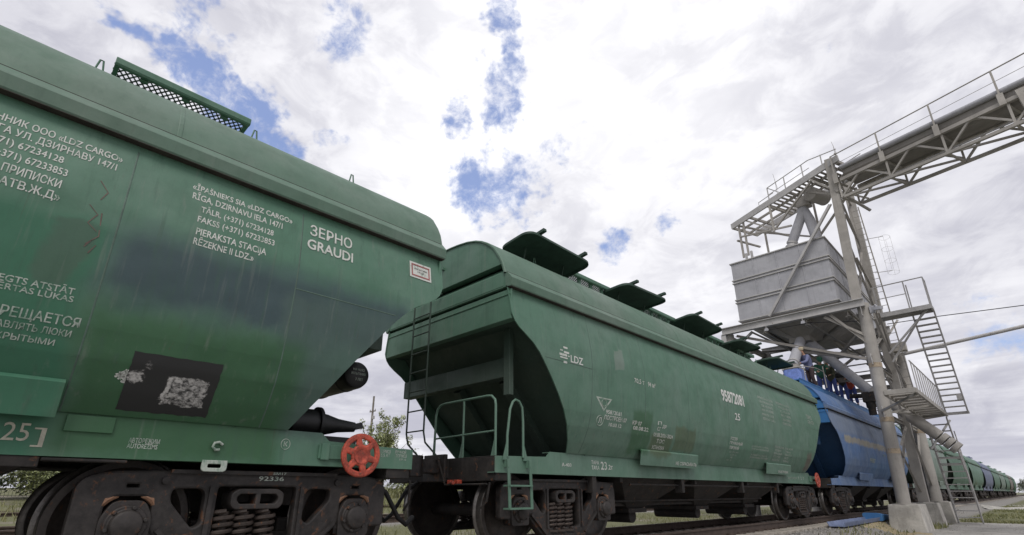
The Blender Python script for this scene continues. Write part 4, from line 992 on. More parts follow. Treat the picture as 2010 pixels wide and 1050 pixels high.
# ---------------------------------------------------------------- loading tower
FB = ['nearest tapering concrete footing at the foot of the tower, biggest in the photo', 'middle concrete footing of the tower leg row', 'concrete footing of the tower leg row furthest from the camera']
for i, y0 in enumerate((21.4, 25.55, 29.0)):
    m = MB(); ln = (1.5, .75, .7)[i]
    b0 = [(2.06, y0 - .04), (3.07, y0 - .04), (3.07, y0 + ln), (2.06, y0 + ln)]; t0 = [(2.16, y0 + .02), (2.99, y0 + .02), (2.99, y0 + ln - .05), (2.16, y0 + ln - .05)]
    m.add([(x, y, -.6) for x, y in b0] + [(x, y, .335) for x, y in t0], [(3, 2, 1, 0), (4, 5, 6, 7)] + [(k, (k + 1) % 4, (k + 1) % 4 + 4, k + 4) for k in range(4)])
    tag(m.build('concrete_footing', M['concrete'], None, None, .02), FB[i], 'footing', 'footings of the loading tower')
tw = thing('loading_tower', 'beige steel frame of the grain loading tower straddling the train', 'loading tower', (0, 0, 0))
def col(a, b, r_, mat=None, sq=False, n=14):
    m = MB()
    if sq: m.bar(a, b, r_ * 2, r_ * 1.7)
    else: m.tube([a, b], r_, n)
    m.lathe([(a[2] - .0, r_ * 1.7), (a[2] + .03, r_ * 1.7)], (a[0], a[1], 0), 'Z', 4 if sq else 16)
    return m.build('column', mat or M['beige'], tw, 40)
col((2.56, 21.75, .335), (2.80, 21.65, 7.3), .20); col((2.66, 21.62, 7.3), (2.88, 21.6, 13.6), .15, None, True)
col((2.55, 26.0, .335), (2.70, 26.0, 15.0), .165, None, True); col((2.52, 29.4, .335), (2.55, 29.4, 6.9), .24)
for y in (21.6, 26.0, 29.4): col((-2.2, y, -.35), (-2.2, y, 7.15), .2)
def beam(a, b, wd, h, name='beam', mat=None):
    m = MB(); a = Vector(a); b = Vector(b); d = (b - a).normalized(); u = Vector((0, 0, 1)); p_ = d.cross(u).normalized(); q = p_.cross(d)
    for (du, hh, ww) in ((0, h, .02), (h / 2 - .012, .024, wd), (-h / 2 + .012, .024, wd)):
        m.bar(a + q * du, b + q * du, ww, hh if du == 0 else .024)
    return m.build(name, mat or M['galv'], tw)
for y in (21.35, 26.0, 29.4): beam((-2.38, y, 7.27), (2.9, y, 7.27), .2, .30)
for x in (-2.2, -.7, .9, 2.3): beam((x, 21.45, 7.0), (x, 29.4, 7.0), .16, .22, mat=M['beige'])
m = MB(); m.box(-2.42, -2.22, 21.28, 21.42, 6.72, 7.12); m.bar((-2.3, 21.6, 6.3), (-1.2, 21.6, 7.1), .09); m.build('knee_brace', M['galv'], tw)
def br(pts, wd=.09, mat=None, name='brace'):
    for a, b in pts: MB().angle(a, b, wd, .014).build(name, mat or M['beige'], tw)
br([((-.286, 21.28, 7.45), (2.66, 21.32, 11.45))], .14, M['galv'])
# bracing under the bin
br([((-1.9, 21.6, 7.0), (2.5, 21.6, 5.2)), ((2.55, 21.6, 5.2), (.2, 21.6, 5.95)), ((2.4, 21.6, 6.9), (-1.0, 26, 6.6))], .11, M['hopper'])
br([((2.5, 21.8, 5.3), (2.5, 26, 7.0)), ((2.5, 21.8, 7.0), (2.5, 26, 5.3)), ((2.5, 26, 5.3), (2.5, 29.2, 6.9)), ((2.5, 26, 6.9), (2.5, 29.2, 5.3))], .10)
beam((2.5, 21.7, 5.2), (2.5, 29.3, 5.2), .14, .2, mat=M['beige']); beam((2.5, 21.7, 3.35), (2.5, 29.3, 3.35), .12, .16, mat=M['beige'])
beam((-2.2, 26, 5.4), (2.5, 26, 5.4), .14, .2, mat=M['hopper']); beam((-2.2, 29.4, 5.4), (2.5, 29.4, 5.4), .14, .2, mat=M['hopper'])
br([((-2.2, 26, 7.0), (.2, 26, 5.5)), ((2.5, 26, 7.0), (.2, 26, 5.5)), ((-2.2, 29.4, 7.0), (2.5, 29.4, 5.5)), ((1.5, 21.45, 7.0), (2.72, 21.6, 6.0)), ((1.7, 21.45, 7.05), (2.78, 21.6, 5.6))], .10)
br([((2.5, 22.0, .6), (2.5, 26, 3.2)), ((2.5, 22.0, 3.2), (2.5, 25.9, .7)), ((2.5, 26.2, .7), (2.5, 29.3, 3.2)), ((2.5, 26.2, 3.3), (2.5, 29.3, .9)), ((2.9, 22, 4.6), (2.9, 25.6, 1.2))], .07)
br([((2.66, 21.9, 7.5), (2.6, 25.8, 11.0)), ((2.66, 21.9, 11.0), (2.6, 25.8, 7.5)), ((2.7, 21.9, 11.2), (2.6, 25.8, 14.2)), ((2.7, 21.9, 13.3), (2.6, 25.8, 11.2)), ((2.9, 21.8, 9.2), (2.62, 25.8, 9.2)), ((2.9, 21.8, 11.1), (2.62, 25.8, 11.1)), ((2.9, 21.7, 13.2), (2.62, 25.9, 13.4))], .08)
M['tan'] = plain('tan_primer_band', (.36, .29, .21), .8, 0, .3, 6, .3)
for (x, y, z_, r_) in ((2.62, 21.73, 1.95, .206), (2.66, 21.71, 3.0, .206), (2.72, 21.68, 4.9, .206), (2.53, 29.4, 3.2, .246)):
    MB().tube([(x, y, z_), (x + .008, y, z_ + .16)], r_, 18).build('primer_band', M['tan'], tw, 40)
for (x, y, z_) in ((2.76, 21.6, 7.0), (2.6, 26.0, 7.0), (2.5, 26.0, 5.2), (2.5, 26.0, 3.35), (2.7, 21.68, 5.2), (2.66, 21.7, 3.35)):
    m = MB(); m.box(x + .0, x + .014, y - .36, y + .36, z_ - .22, z_ + .16); MB_ = m.build('gusset', M['galv'], tw, None, .004)
    m = MB()
    for dy in (-.26, .26):
        for dz in (-.14, .08): m.lathe([(x + .014, .022), (x + .034, .022)], (0, y + dy, z_ + dz), 'X', 6)
    m.build('bolts', M['hopper'], tw)
# vertical ladder up the tower
m = MB()
for x in (3.02, 3.32): m.bar((x, 24.6, 3.6), (x - .25, 24.6, 12.6), .045, .02)
for i in range(30): m.tube([(3.02 - .0083 * i, 24.6, 3.75 + .3 * i), (3.32 - .0083 * i, 24.6, 3.75 + .3 * i)], .012, 5)
m.build('ladder', M['beige'], tw)
m = MB()
for i in range(4):
    z_ = 9.45 + .55 * i; m.tube([(3.62 + .20 * math.cos(a * math.pi / 6) * 1.0, 25.2 + .3 * math.sin(a * math.pi / 6), z_) for a in range(12)], .004, 4, True)
for a in range(0, 12, 3): m.tube([(3.62 + .20 * math.cos(a * math.pi / 6), 25.2 + .3 * math.sin(a * math.pi / 6), 9.45 + zz) for zz in (0, 1.65)], .0035, 4)
m.tube([(3.62, 24.9, 9.45), (3.05, 24.7, 9.45)], .012, 5); m.tube([(3.62, 24.9, 11.05), (3.0, 24.7, 11.05)], .012, 5); m.build('ladder_cage', M['beige'], tw)
br([((-1.9, 21.6, 6.2), (-.4, 25.9, 7.0)), ((-2.2, 22, 5.4), (-2.2, 26, 7.0)), ((-2.2, 22, 7.0), (-2.2, 26, 5.4)), ((-2.2, 26, 5.4), (-2.2, 29.4, 7.0)), ((-1.2, 21.5, 7.0), (.9, 26, 5.5)), ((2.4, 21.7, 6.2), (-.2, 26, 5.5)), ((.9, 21.5, 7.0), (2.5, 26, 5.4)), ((1.6, 21.6, 5.6), (2.4, 29.3, 6.7))], .09, M['hopper'])
br([((2.75, 22, 5.1), (2.75, 25.8, 3.5)), ((2.95, 22.2, 6.8), (2.95, 25.6, 4.4)), ((2.6, 26.2, 5.1), (2.6, 29.2, 3.5)), ((2.75, 26.2, 3.4), (2.75, 29.2, 5.1)), ((2.9, 21.9, 3.3), (3.3, 24.4, 3.4)), ((2.85, 21.8, 2.2), (2.6, 25.8, 3.2)), ((3.1, 22.2, 7.0), (2.75, 25.8, 5.6)), ((2.7, 26.2, 7.0), (2.9, 29, 8.4))], .065)
for z_ in (4.45, 4.95):
    m = MB(); m.tube([(-1.0, 22.2, z_), (-1.0, 29.3, z_), (1.25, 29.3, z_)], .018, 6); m.build('floor_rail', M['beige'], tw)
m = MB()
for y in (22.4, 24.2, 26.1, 27.8, 29.2): m.bar((-1.0, y, 3.95), (-1.0, y, 5.0), .035)
m.build('rail_posts', M['beige'], tw)
beam((-1.9, 22.0, 3.95), (-1.9, 29.4, 3.95), .10, .14, mat=M['hopper'])
m = MB()
for i in range(5): m.tube([(2.72 + .04 * i, 21.88, .6), (2.80 + .04 * i, 21.86, 6.9)] if i < 2 else [(2.5 + .06 * i, 26.25, .5), (2.5 + .06 * i, 26.25, 9.0)], .014, 5)
m.tube([(2.80, 21.86, 6.7), (1.0, 21.5, 6.95), (-.6, 21.5, 7.0)], .014, 5); m.build('cable_run', M['black'], tw, 50)
# intermediate floor beams seen through the frame on the right
for z_ in (5.75, 6.25): 
    m = MB(); m.bar((2.5, 26.2, z_), (2.5, 29.2, z_), .05); m.bar((-.2, 29.2, z_), (2.5, 29.2, z_), .05); m.bar((-2, 26.4, z_ - .2), (2.5, 26.4, z_ - .2), .05); m.build('floor_rail', M['beige'], tw)

# grain bin on the frame
bn = thing('grain_bin', 'light grey ribbed sheet metal grain bin resting on the tower beams', 'bin', (0, 0, 0))
X0, X1, YB0, YB1 = -1.6, 2.1, 21.46, 29.0
m = MB(); m.add([(x, y, z_) for z_ in (7.56, 10.32) for x, y in ((X0, YB0), (X1, YB0), (X1, YB1), (X0, YB1))], [(0, 1, 5, 4), (1, 2, 6, 5), (2, 3, 7, 6), (3, 0, 4, 7), (4, 5, 6, 7)])
m.build('bin_wall', M['bin'], bn)
m = MB()
for z_ in (8.42, 8.55, 9.33, 9.46, 10.27, 7.60):
    m.box(X0 - .05, X1 + .05, YB0 - .05, YB0 - .002, z_, z_ + .045); m.box(X1 + .002, X1 + .05, YB0, YB1, z_, z_ + .045); m.box(X0 - .05, X0 - .002, YB0, YB1, z_, z_ + .045)
m.build('stiffener_band', M['galv'], bn)
for x in (-.68, .25, 1.17): MB().box(x - .02, x + .02, YB0 - .016, YB0 - .001, 7.66, 10.26).build('panel_joint', M['bin'], bn)
for y in (23.3, 25.2, 27.1): MB().box(X1 + .001, X1 + .016, y - .02, y + .02, 7.66, 10.26).build('panel_joint', M['bin'], bn)
m = MB(); m.add([(X0, YB0, 7.555), (X1, YB0, 7.555), (X1, YB1, 7.555), (X0, YB1, 7.555), (-.05, 22.25, 6.68), (.72, 22.25, 6.68), (.72, 23.2, 6.68), (-.05, 23.2, 6.68)], [(0, 1, 2, 3), (7, 6, 5, 4), (0, 4, 5, 1), (1, 5, 6, 2), (2, 6, 7, 3), (3, 7, 4, 0)])
m.box(-.05, .72, 22.25, 23.2, 6.48, 6.69); m.build('bin_hopper', M['hopper'], bn)
m = MB()
for x in (-.9, .2, 1.3): m.angle((x, YB0 + .02, 7.53), (.33 + (x - .2) * .2, 22.22, 6.7), .07)
m.build('hopper_rib', M['hopper'], bn)

# pipes
def pipe(name, label, pts, r_, mat, cat='pipe', rings=(), group=None):
    t = thing(name, label, cat, (0, 0, 0), 0, group)
    MB().tube(pts, r_, 18).build('tube', mat, t, 40)
    if rings:
        m = MB()
        for (p_, d_) in rings:
            d_ = Vector(d_).normalized(); p_ = Vector(p_); m.tube([p_ - d_ * .03, p_ + d_ * .03], r_ + .035, 18)
        m.build('flange', M['galv'] , t, 40)
    return t
SA, SB = Vector((.34, 22.5, 6.66)), Vector((.30, 20.75, 5.22))
sp = pipe('spout', 'short grey spout dropping from the bin to the blue wagon', [SA, SB], .19, M['bin'], 'spout', [(SA + (SB - SA) * .92, SB - SA)])
m = MB(); m.box(.0, .60, 20.42, 21.05, 5.04, 5.10); m.box(.06, .54, 20.5, 20.98, 5.10, 5.22); m.build('collar', M['beige'], sp)
PB, PC = Vector((.50, 22.75, 6.55)), Vector((1.98, 24.0, 4.50))
pb = pipe('spout', 'long grey pipe slanting from the bin past the workers', [PB, PC], .19, M['bin'], 'spout', [(PB + (PC - PB) * .55, PC - PB), (PC, PC - PB)])
PD, PE = Vector((2.05, 24.0, 4.50)), Vector((4.16, 24.0, 2.14)); dd = PE - PD
t = thing('truck_spout', 'long beige loading pipe crossing behind the front tower leg, open at its lower end', 'spout', (0, 0, 0))
MB().tube([PD, PD + dd * .80], .20, 18).build('tube', M['beige'], t, 40)
m = MB()
for a, b in ((.815, .87), (.885, .935), (.95, 1.0)): m.tube([PD + dd * a, PD + dd * b], .215, 18)
m.build('sleeve', M['beige'], t, 40)
m = MB(); m.box(1.72, 2.14, 23.8, 24.2, 4.05, 4.42); m.lathe([(3.55, .13), (3.8, .13), (3.85, .17), (4.05, .17)], (1.93, 24.0, 0), 'Z', 14); m.tube([(1.3, 23.95, 4.35), (1.8, 23.95, 4.3)], .09, 10)
tag(m.build('diverter_valve', M['dark'], None, 40), 'dark diverter valve hanging under the pipe joint behind the front tower leg', 'valve')
pipe('overhead_pipe', 'thin grey pipe running off to the right edge from the back leg', [(2.75, 28.7, 6.70), (12.5, 28.7, 7.66)], .075, M['galv'])
tag(MB().tube([(2.6, 28, 8.05), (4.4, 28, 7.98), (7.0, 28, 7.50 + .3), (13, 28, 7.45)], .018, 6).build('cable', M['black']), 'thin black cable sagging to the right edge above the pipe', 'cable')
m = MB(); m.box(2.4, 3.0, 28.5, 28.95, 6.85, 7.25); tag(m.build('junction_box', M['beige'], None, None, .01), 'beige box on top of the furthest front tower leg', 'box')
# canvas sleeve round the loading spout
cv = MB(); nn = 40
for i, (z_, k) in enumerate(((5.03, 1.0), (4.85, 1.02), (4.65, 1.06), (4.45, 1.10))):
    for j in range(nn):
        a = 2 * math.pi * j / nn; q = 1 / max(abs(math.cos(a)), abs(math.sin(a))); q = min(q, 1.25); w_ = 1 + .05 * math.sin(a * 9 + i)
        cv.v.append((.32 + .30 * k * q * w_ * math.cos(a), 20.75 + .36 * k * q * w_ * math.sin(a), z_))
cv.f = [(i * nn + j, i * nn + (j + 1) % nn, (i + 1) * nn + (j + 1) % nn, (i + 1) * nn + j) for i in range(3) for j in range(nn)]
M['canvas'] = plain('blue_canvas', (.15, .22, .50), .8, 0, .25, 5)
tag(cv.build('canvas_sleeve', M['canvas'], None, 60), 'blue canvas sleeve hanging from the spout onto the blue wagon', 'canvas sleeve')
m = MB(); m.tube([(.08, 20.4, 5.08), (.75, 20.4, 5.08), (.98, 21.1, 5.08), (1.0, 22.0, 5.08)], .016, 6); m.tube([(1.0, 22.0, 4.46), (1.0, 22.0, 5.30)], .02, 6); m.tube([(.75, 20.4, 5.08), (.75, 20.4, 4.46)], .014, 6)
tag(m.build('roof_handrail', M['beige'], None, 50), 'pale bent handrail at the waist of the first worker', 'handrail')
# lamps under the beam, camera on the leg
for i, (x, lb) in enumerate(((-.53, 'small white floodlight under the left part of the tower beam'), (.83, 'small white floodlight under the middle of the tower beam'))):
    t = thing('floodlight', lb, 'floodlight', (x, 21.2, 6.95), 0, 'floodlights under the tower beam')
    m = MB(); m.prism([(-.13, -.10), (.13, -.10), (.09, .08), (-.09, .08)], lambda a, b: (a, -.02, b), lambda a, b: (a, .12, b + .05)); t.scale = (.6, .6, .6); m.build('housing', M['bin'], t, None, .01)
    MB().box(-.02, .02, .03, .06, .05, .32).build('bracket', M['galv'], t)
t = thing('security_camera', 'white security camera box on the front tower leg', 'camera', (3.10, 21.45, 6.98))
m = MB(); m.bar((0, 0, 0), (.28, -.16, -.06), .14, .12); m.build('housing', M['bin'], t, None, .01); m = MB(); m.tube([(-.02, .1, .02), (.1, -.04, .12), (.14, -.07, .02)], .03, 8); m.box(-.12, .04, .06, .16, -.12, .14); m.build('bracket', M['bin'], t)

# ---------------------------------------------------------------- conveyor gallery and head platform
EX, EY = math.cos(R(20)), -math.sin(R(20))
def cs(s, n, z_): return (3.135 + EX * s - EY * n, 21.4 + EY * s + EX * n, z_)
cg = thing('conveyor_gallery', 'long lattice conveyor bridge running from the tower head to the right edge', 'conveyor', (0, 0, 0))
zt = lambda s: 12.93 - .09 * s
L1 = 11.5
m = MB(); m.add([cs(s, n, zt(s) + z_) for s in (0.1, L1) for n, z_ in ((.05, -.28), (.05, -.02), (1.05, -.02), (1.05, -.28), (.85, -.52), (.25, -.52))], [(0, 1, 7, 6), (1, 2, 8, 7), (2, 3, 9, 8), (3, 4, 10, 9), (4, 5, 11, 10), (5, 0, 6, 11), (0, 5, 4, 3, 2, 1), (6, 7, 8, 9, 10, 11)])
m.build('trough', M['hopper'], cg)
m = MB(); m.tube([cs(.1, .0, zt(.1) + .02), cs(L1, .0, zt(L1) + .02)], .10, 10); m.build('edge_tube', M['bin'], cg, 50)
def seg(a, b, wd, name, mat):
    m = MB()
    for p_, q in zip(a, b): m.bar(p_, q, wd)
    return m.build(name, mat, cg)
z1 = lambda s: 12.42 - .07 * s; z2 = lambda s: 11.66 - .09 * s
seg([cs(0, n, z1(0)) for n in (0, 1.1)], [cs(L1, n, z1(L1)) for n in (0, 1.1)], .13, 'top_chord', M['beige'])
seg([cs(.0, n, z2(0)) for n in (0, 1.1)], [cs(L1, n, z2(L1)) for n in (0, 1.1)], .10, 'bottom_chord', M['beige'])
seg([cs(0, .55, z1(0) - .42), cs(0, .8, z1(0) - .38)], [cs(L1, .55, z1(L1) - .42), cs(L1, .8, z1(L1) - .38)], .05, 'return_rail', M['galv'])
A = []; B = []
for i in range(7):
    s = -.1 + 1.75 * i
    for n in (0, 1.1):
        A += [cs(s, n, z2(s)), cs(s, n, z2(s)), cs(s + .875, n, z1(s))]; B += [cs(s, n, z1(s)), cs(s + .875, n, z1(s)), cs(s + 1.75, n, z2(s))]
    A += [cs(s, 0, z2(s)), cs(s, 0, z2(s)), cs(s, 0, z1(s) - .1), cs(s + .875, 0, z1(s) - .1)]; B += [cs(s, 1.1, z2(s)), cs(s + 1.75, 1.1, z2(s)), cs(s, 1.1, z1(s) - .1), cs(s + 1.75, 1.1, z1(s) - .1)]
seg(A, B, .065, 'lattice', M['beige'])
m = MB(); zr = lambda s: 13.55 - .055 * s
for i in range(6):
    s = -.12 + 1.735 * i; m.bar(cs(s, -.12, zr(s)), cs(s, -.12, z1(s) + .05), .05, .05); m.bar(cs(s, -.12, z1(s) + .3), cs(s, -.12, z1(s) - .12), .16, .075)
m.tube([cs(-.12, -.12, zr(0)), cs(L1, -.12, zr(L1))], .022, 6); m.tube([cs(-.12, -.12, zr(0) - .42), cs(L1, -.12, zr(L1) - .42)], .009, 5); m.build('handrail', M['beige'], cg, 50)
m = MB(); 
for n in (0, 1.1): m.bar(cs(5.5, n, z1(5.5) + .2), cs(6.6, n, -.5), .22, .16); m.bar(cs(7.7, n, z1(7.5)), cs(6.9, n, -.5), .2, .16)
m.bar(cs(6.1, 0, 6), cs(6.1, 1.1, 9), .1); m.bar(cs(5.8, 0, 10), cs(6.1, 1.1, 6.5), .1); m.build('trestle', M['beige'], cg)
# head platform
hp = thing('head_platform', 'slatted steel platform with railing at the tower top carrying the conveyor head', 'platform', (0, 0, 0))
zh = lambda s: 13.40 + .072 * s
m = MB()
for n in (0, 1.7): m.bar(cs(-5.36, n, zh(-5.36)), cs(.1, n, zh(.1)), .08, .28)
m.build('edge_beam', M['galv'], hp)
m = MB()
for i in range(16): s = -3.3 + .21 * i; m.bar(cs(s, .05, zh(s) - .02), cs(s, 1.65, zh(s) - .02), .10, .03)
for n in (.55, 1.15): m.bar(cs(-5.3, n, zh(-5.3) - .1), cs(0, n, zh(0) - .1), .06, .10)
for s in (-5.3, -4.3, -3.3, -2.2, -1.1, 0): m.bar(cs(s, 0, zh(s) - .1), cs(s, 1.7, zh(s) - .1), .07, .12)
m.build('deck', M['beige'], hp)
m = MB(); zq = lambda s: 13.95 + .26 * (s + 3.1) * .6
for (a, b) in ((-3.15, -.55),):
    for k in range(4): s = a + (b - a) * k / 3; m.bar(cs(s, .0, zh(s)), cs(s, 0, zh(s) + (.75 if s < -1.2 else .62)), .04)
    m.tube([cs(a, 0, zh(a) + .75), cs(-1.1, 0, zh(-1.1) + .75), cs(.1, 0, zh(.1) + .42)], .02, 6); m.tube([cs(a, 0, zh(a) + .38), cs(-1.1, 0, zh(-1.1) + .38)], .014, 6)
    m.bar(cs(-3.15, 1.7, zh(-3.1)), cs(-3.15, 1.7, zh(-3.1) + .75), .04)
    m.tube([cs(-3.15, 0, zh(-3.15) + .75), cs(-3.15, 1.7, zh(-3.15) + .75), cs(.1, 1.7, zh(0) + .75)], .02, 6)
m.tube([cs(-3.7, 0, zh(-3.7)), cs(-3.7, 0, zh(-3.7) + .32), cs(-2.9, 0, zh(-2.9) + .34)], .018, 6)
m.build('railing', M['galv'], hp, 50)
m = MB()
for (a, b) in ((cs(-5.0, .05, 12.95), cs(-5.0, .05, 11.2)), (cs(-4.72, .05, 12.95), cs(-4.72, .05, 11.2)), (cs(-5.0, .05, 12.3), cs(-2.4, .05, 11.6)), (cs(-4.6, .05, 13.0), cs(-3.2, .05, 11.8)), (cs(-3.2, .05, 11.8), cs(-1.0, .05, 13.2)),
               (cs(-3.2, 0, 13.1), cs(-3.2, 0, 11.7)), (cs(-2.2, 1.6, 13.1), cs(-2.2, 1.6, 11.3)), (cs(-5.0, 1.6, 12.9), cs(-2.4, 1.6, 11.4)), (cs(-2.2, 1.6, 11.4), cs(-.2, 1.6, 13.0)), (cs(-1.2, 0, 13.2), cs(-.2, 0, 12.0)), (cs(-5.2, .05, 12.2), cs(-5.2, 1.6, 12.2)), (cs(-5.0, 0, 12.9), cs(-3.4, 1.6, 11.9)),
               (cs(-4.8, 1.6, 12.9), cs(-4.8, 1.6, 11.2)), (cs(-1.2, 1.6, 13.1), cs(.0, 1.6, 12.0)), (cs(-.2, 0, 12.0), cs(.2, 1.1, 11.2)), (cs(-1.6, .3, 12.9), cs(-.2, .3, 11.9))): m.bar(a, b, .085, .07)
m.build('truss', M['beige'], hp)
for (x, y, zz) in ((-1.38, 23.0, 11.3), (-1.1, 22.9, 11.3), (-1.2, 24.4, 11.3)):
    m = MB(); m.bar((x, y, 10.32), (x, y, zz), .09); m.build('stub_post', M['galv'], hp)
m = MB(); m.lathe([(-.5, .26), (-.48, .3), (.48, .3), (.5, .26)], (0, 0, 0), 'X', 20)
m.v = [cs(-1.5 + v[1] * 1.0, .8 + v[0], 12.75 + v[2]) for v in m.v]; m.box(1.2, 1.7, 22.45, 22.9, 12.45, 12.9); m.build('drive_drum', M['beige'], hp, 40)
t = thing('bin_chute', 'forked pale chute feeding the top of the grain bin from the conveyor head', 'chute', (0, 0, 0))
m = MB(); m.tube([(1.42, 22.7, 12.75), (1.30, 22.7, 12.2), (.68, 22.75, 11.05), (.55, 22.75, 10.3)], .20, 14); m.tube([(1.36, 22.7, 12.4), (1.52, 22.75, 11.8), (1.60, 22.8, 11.0), (1.62, 22.8, 10.3)], .20, 14); m.build('tube', M['bin'], t, 45)
m = MB(); m.tube([(.62, 22.75, 10.82), (.61, 22.75, 10.92)], .235, 14); m.tube([(.66, 22.75, 10.98), (.69, 22.75, 11.06)], .225, 14); m.build('flange', M['galv'], t, 40)
for i, (s, h_, lb) in enumerate(((-2.9, 1.15, 'thin double whip aerial on the left part of the tower head'), (-.12, .85, 'thin aerial with a small knob above the top of the front leg'))):
    m = MB(); b_ = cs(s, .3, zh(s)); m.tube([b_, (b_[0], b_[1], b_[2] + h_)], .012, 6); m.tube([(b_[0] + .05, b_[1], b_[2] + h_ * .5), (b_[0] - .03, b_[1], b_[2] + h_ * 1.25)], .009, 5)
    if i: m.lathe([(-.05, .03), (.0, .06), (.05, .03)], (b_[0], b_[1], b_[2] + .45), 'Z', 10)
    tag(m.build('aerial', M['galv'], None, 50), lb, 'aerial', 'aerials on the tower head')

# ---------------------------------------------------------------- stairs and landings
st = thing('stair_tower', 'grey open steel stairs and landings on the right side of the tower', 'stairs', (0, 0, 0))
def flight(a, b, x0, x1, n, rail=True, mat=None, railx=None):
    """treads run along X between two stringers; a, b = (y, z) of head and foot"""
    m = MB()
    for x in (x0, x1): m.bar((x, a[0], a[1]), (x, b[0], b[1]), .045, .16)
    m.build('stringer', mat or M['galv'], st)
    m = MB()
    for i in range(1, n):
        t_ = i / n; y = a[0] + (b[0] - a[0]) * t_; z_ = a[1] + (b[1] - a[1]) * t_; m.box(x0, x1, y - .09, y + .09, z_ - .02, z_ + .015)
    m.build('treads', mat or M['galv'], st)
    if rail:
        m = MB()
        for x in railx or (x0, x1):
            for k in range(3): t_ = .04 + k * .46; y = a[0] + (b[0] - a[0]) * t_; z_ = a[1] + (b[1] - a[1]) * t_; m.bar((x, y, z_), (x, y + .1, z_ + .75), .035)
            m.tube([(x, a[0] + .05, a[1] + .8), (x, b[0] + .05, b[1] + .85)], .02, 6); m.tube([(x, a[0] + .05, a[1] + .4), (x, b[0] + .05, b[1] + .42)], .014, 6)
        m.build('handrail', mat or M['galv'], st, 50)
flight((23.55, 7.05), (25.45, 3.55), 3.98, 4.62, 17, False)
m = MB(); m.box(3.0, 4.62, 22.95, 23.55, 7.14, 7.18); m.bar((3.0, 22.95, 7.08), (4.62, 22.95, 7.08), .05, .14); m.bar((3.0, 23.55, 7.08), (4.62, 23.55, 7.08), .05, .14); m.bar((4.62, 22.95, 7.08), (4.62, 23.55, 7.08), .05, .14)
m.bar((4.45, 23.2, 7.05), (3.0, 23.4, 5.7), .06); m.bar((4.3, 23.5, 7.05), (3.0, 23.6, 5.4), .06); m.build('upper_landing', M['galv'], st)
m = MB()
for x, y in ((3.05, 22.97), (4.0, 22.97), (4.6, 22.97), (4.6, 23.5), (4.02, 23.5)): m.bar((x, y, 7.14), (x, y, 8.25), .04)
m.tube([(3.0, 22.97, 8.25), (4.6, 22.97, 8.25), (4.6, 23.5, 8.25)], .022, 6); m.tube([(3.0, 22.97, 7.75), (4.0, 22.97, 7.75)], .016, 6)
m.build('handrail', M['galv'], st, 50)
m = MB(); m.box(4.45, 4.60, 25.0, 25.25, 3.95, 4.15); m.bar((3.98, 25.45, 3.52), (4.66, 25.45, 3.52), .06, .1); m.build('foot_plate', M['galv'], st)
m = MB()
for i in range(11): y = 19.1 + .66 * i; m.box(3.22, 3.94, y - .21, y + .21, 3.55, 3.63)
for x in (3.20, 3.96): m.bar((x, 18.85, 3.55), (x, 25.95, 3.55), .06, .14)
m.bar((3.2, 18.85, 3.56), (3.96, 18.85, 3.56), .06, .14); m.bar((3.2, 25.95, 3.56), (3.96, 25.95, 3.56), .06, .12)
for y in (19.2, 22.2, 25.6): m.bar((2.6, y if y > 21 else 21.5, 3.35), (3.96, y, 3.5), .07)
m.build('lower_landing', M['beige'], st)
m = MB()
for i in range(12): y = 19.4 + .55 * i; m.bar((3.96, y, 3.6), (3.96, y, 4.5), .03)
m.tube([(3.96, 19.2, 4.5), (3.96, 25.6, 4.5)], .02, 6); m.build('handrail', M['galv'], st, 50)
flight((25.95, 3.45), (27.35, 1.55), 3.22, 3.92, 8, False)
m = MB(); m.bar((3.2, 25.9, 2.3), (3.95, 26.6, 3.4), .06); m.build('cross_brace', M['galv'], st)
flight((27.35, 2.25), (28.6, -.48), 3.16, 3.92, 11, True, None, (3.16, 3.92))

# ---------------------------------------------------------------- workers on the blue wagon
def skin_mesh(name, nodes, edges, mat, parent, lv=2):
    """nodes {key: (co, radius)} grown into one continuous surface"""
    keys = list(nodes); ix = {k: i for i, k in enumerate(keys)}
    me = bpy.data.meshes.new(name); me.from_pydata([nodes[k][0] for k in keys], [(ix[a], ix[b]) for a, b in edges], [])
    o = bpy.data.objects.new(name, me); COL.objects.link(o)
    o.modifiers.new('skin', 'SKIN'); me.skin_vertices.new() if not me.skin_vertices else None
    for k in keys:
        r_ = nodes[k][1]; r_ = r_ if isinstance(r_, tuple) else (r_, r_); me.skin_vertices[0].data[ix[k]].radius = r_
    me.skin_vertices[0].data[0].use_root = True
    sb = o.modifiers.new('sub', 'SUBSURF'); sb.levels = lv; sb.render_levels = lv
    me2 = bpy.data.meshes.new_from_object(o.evaluated_get(bpy.context.evaluated_depsgraph_get()))
    bpy.data.objects.remove(o); me2.name = name
    if len(me2.polygons) == 0: raise RuntimeError('empty skin ' + name)
    return obj(name, me2, mat, parent, 180)
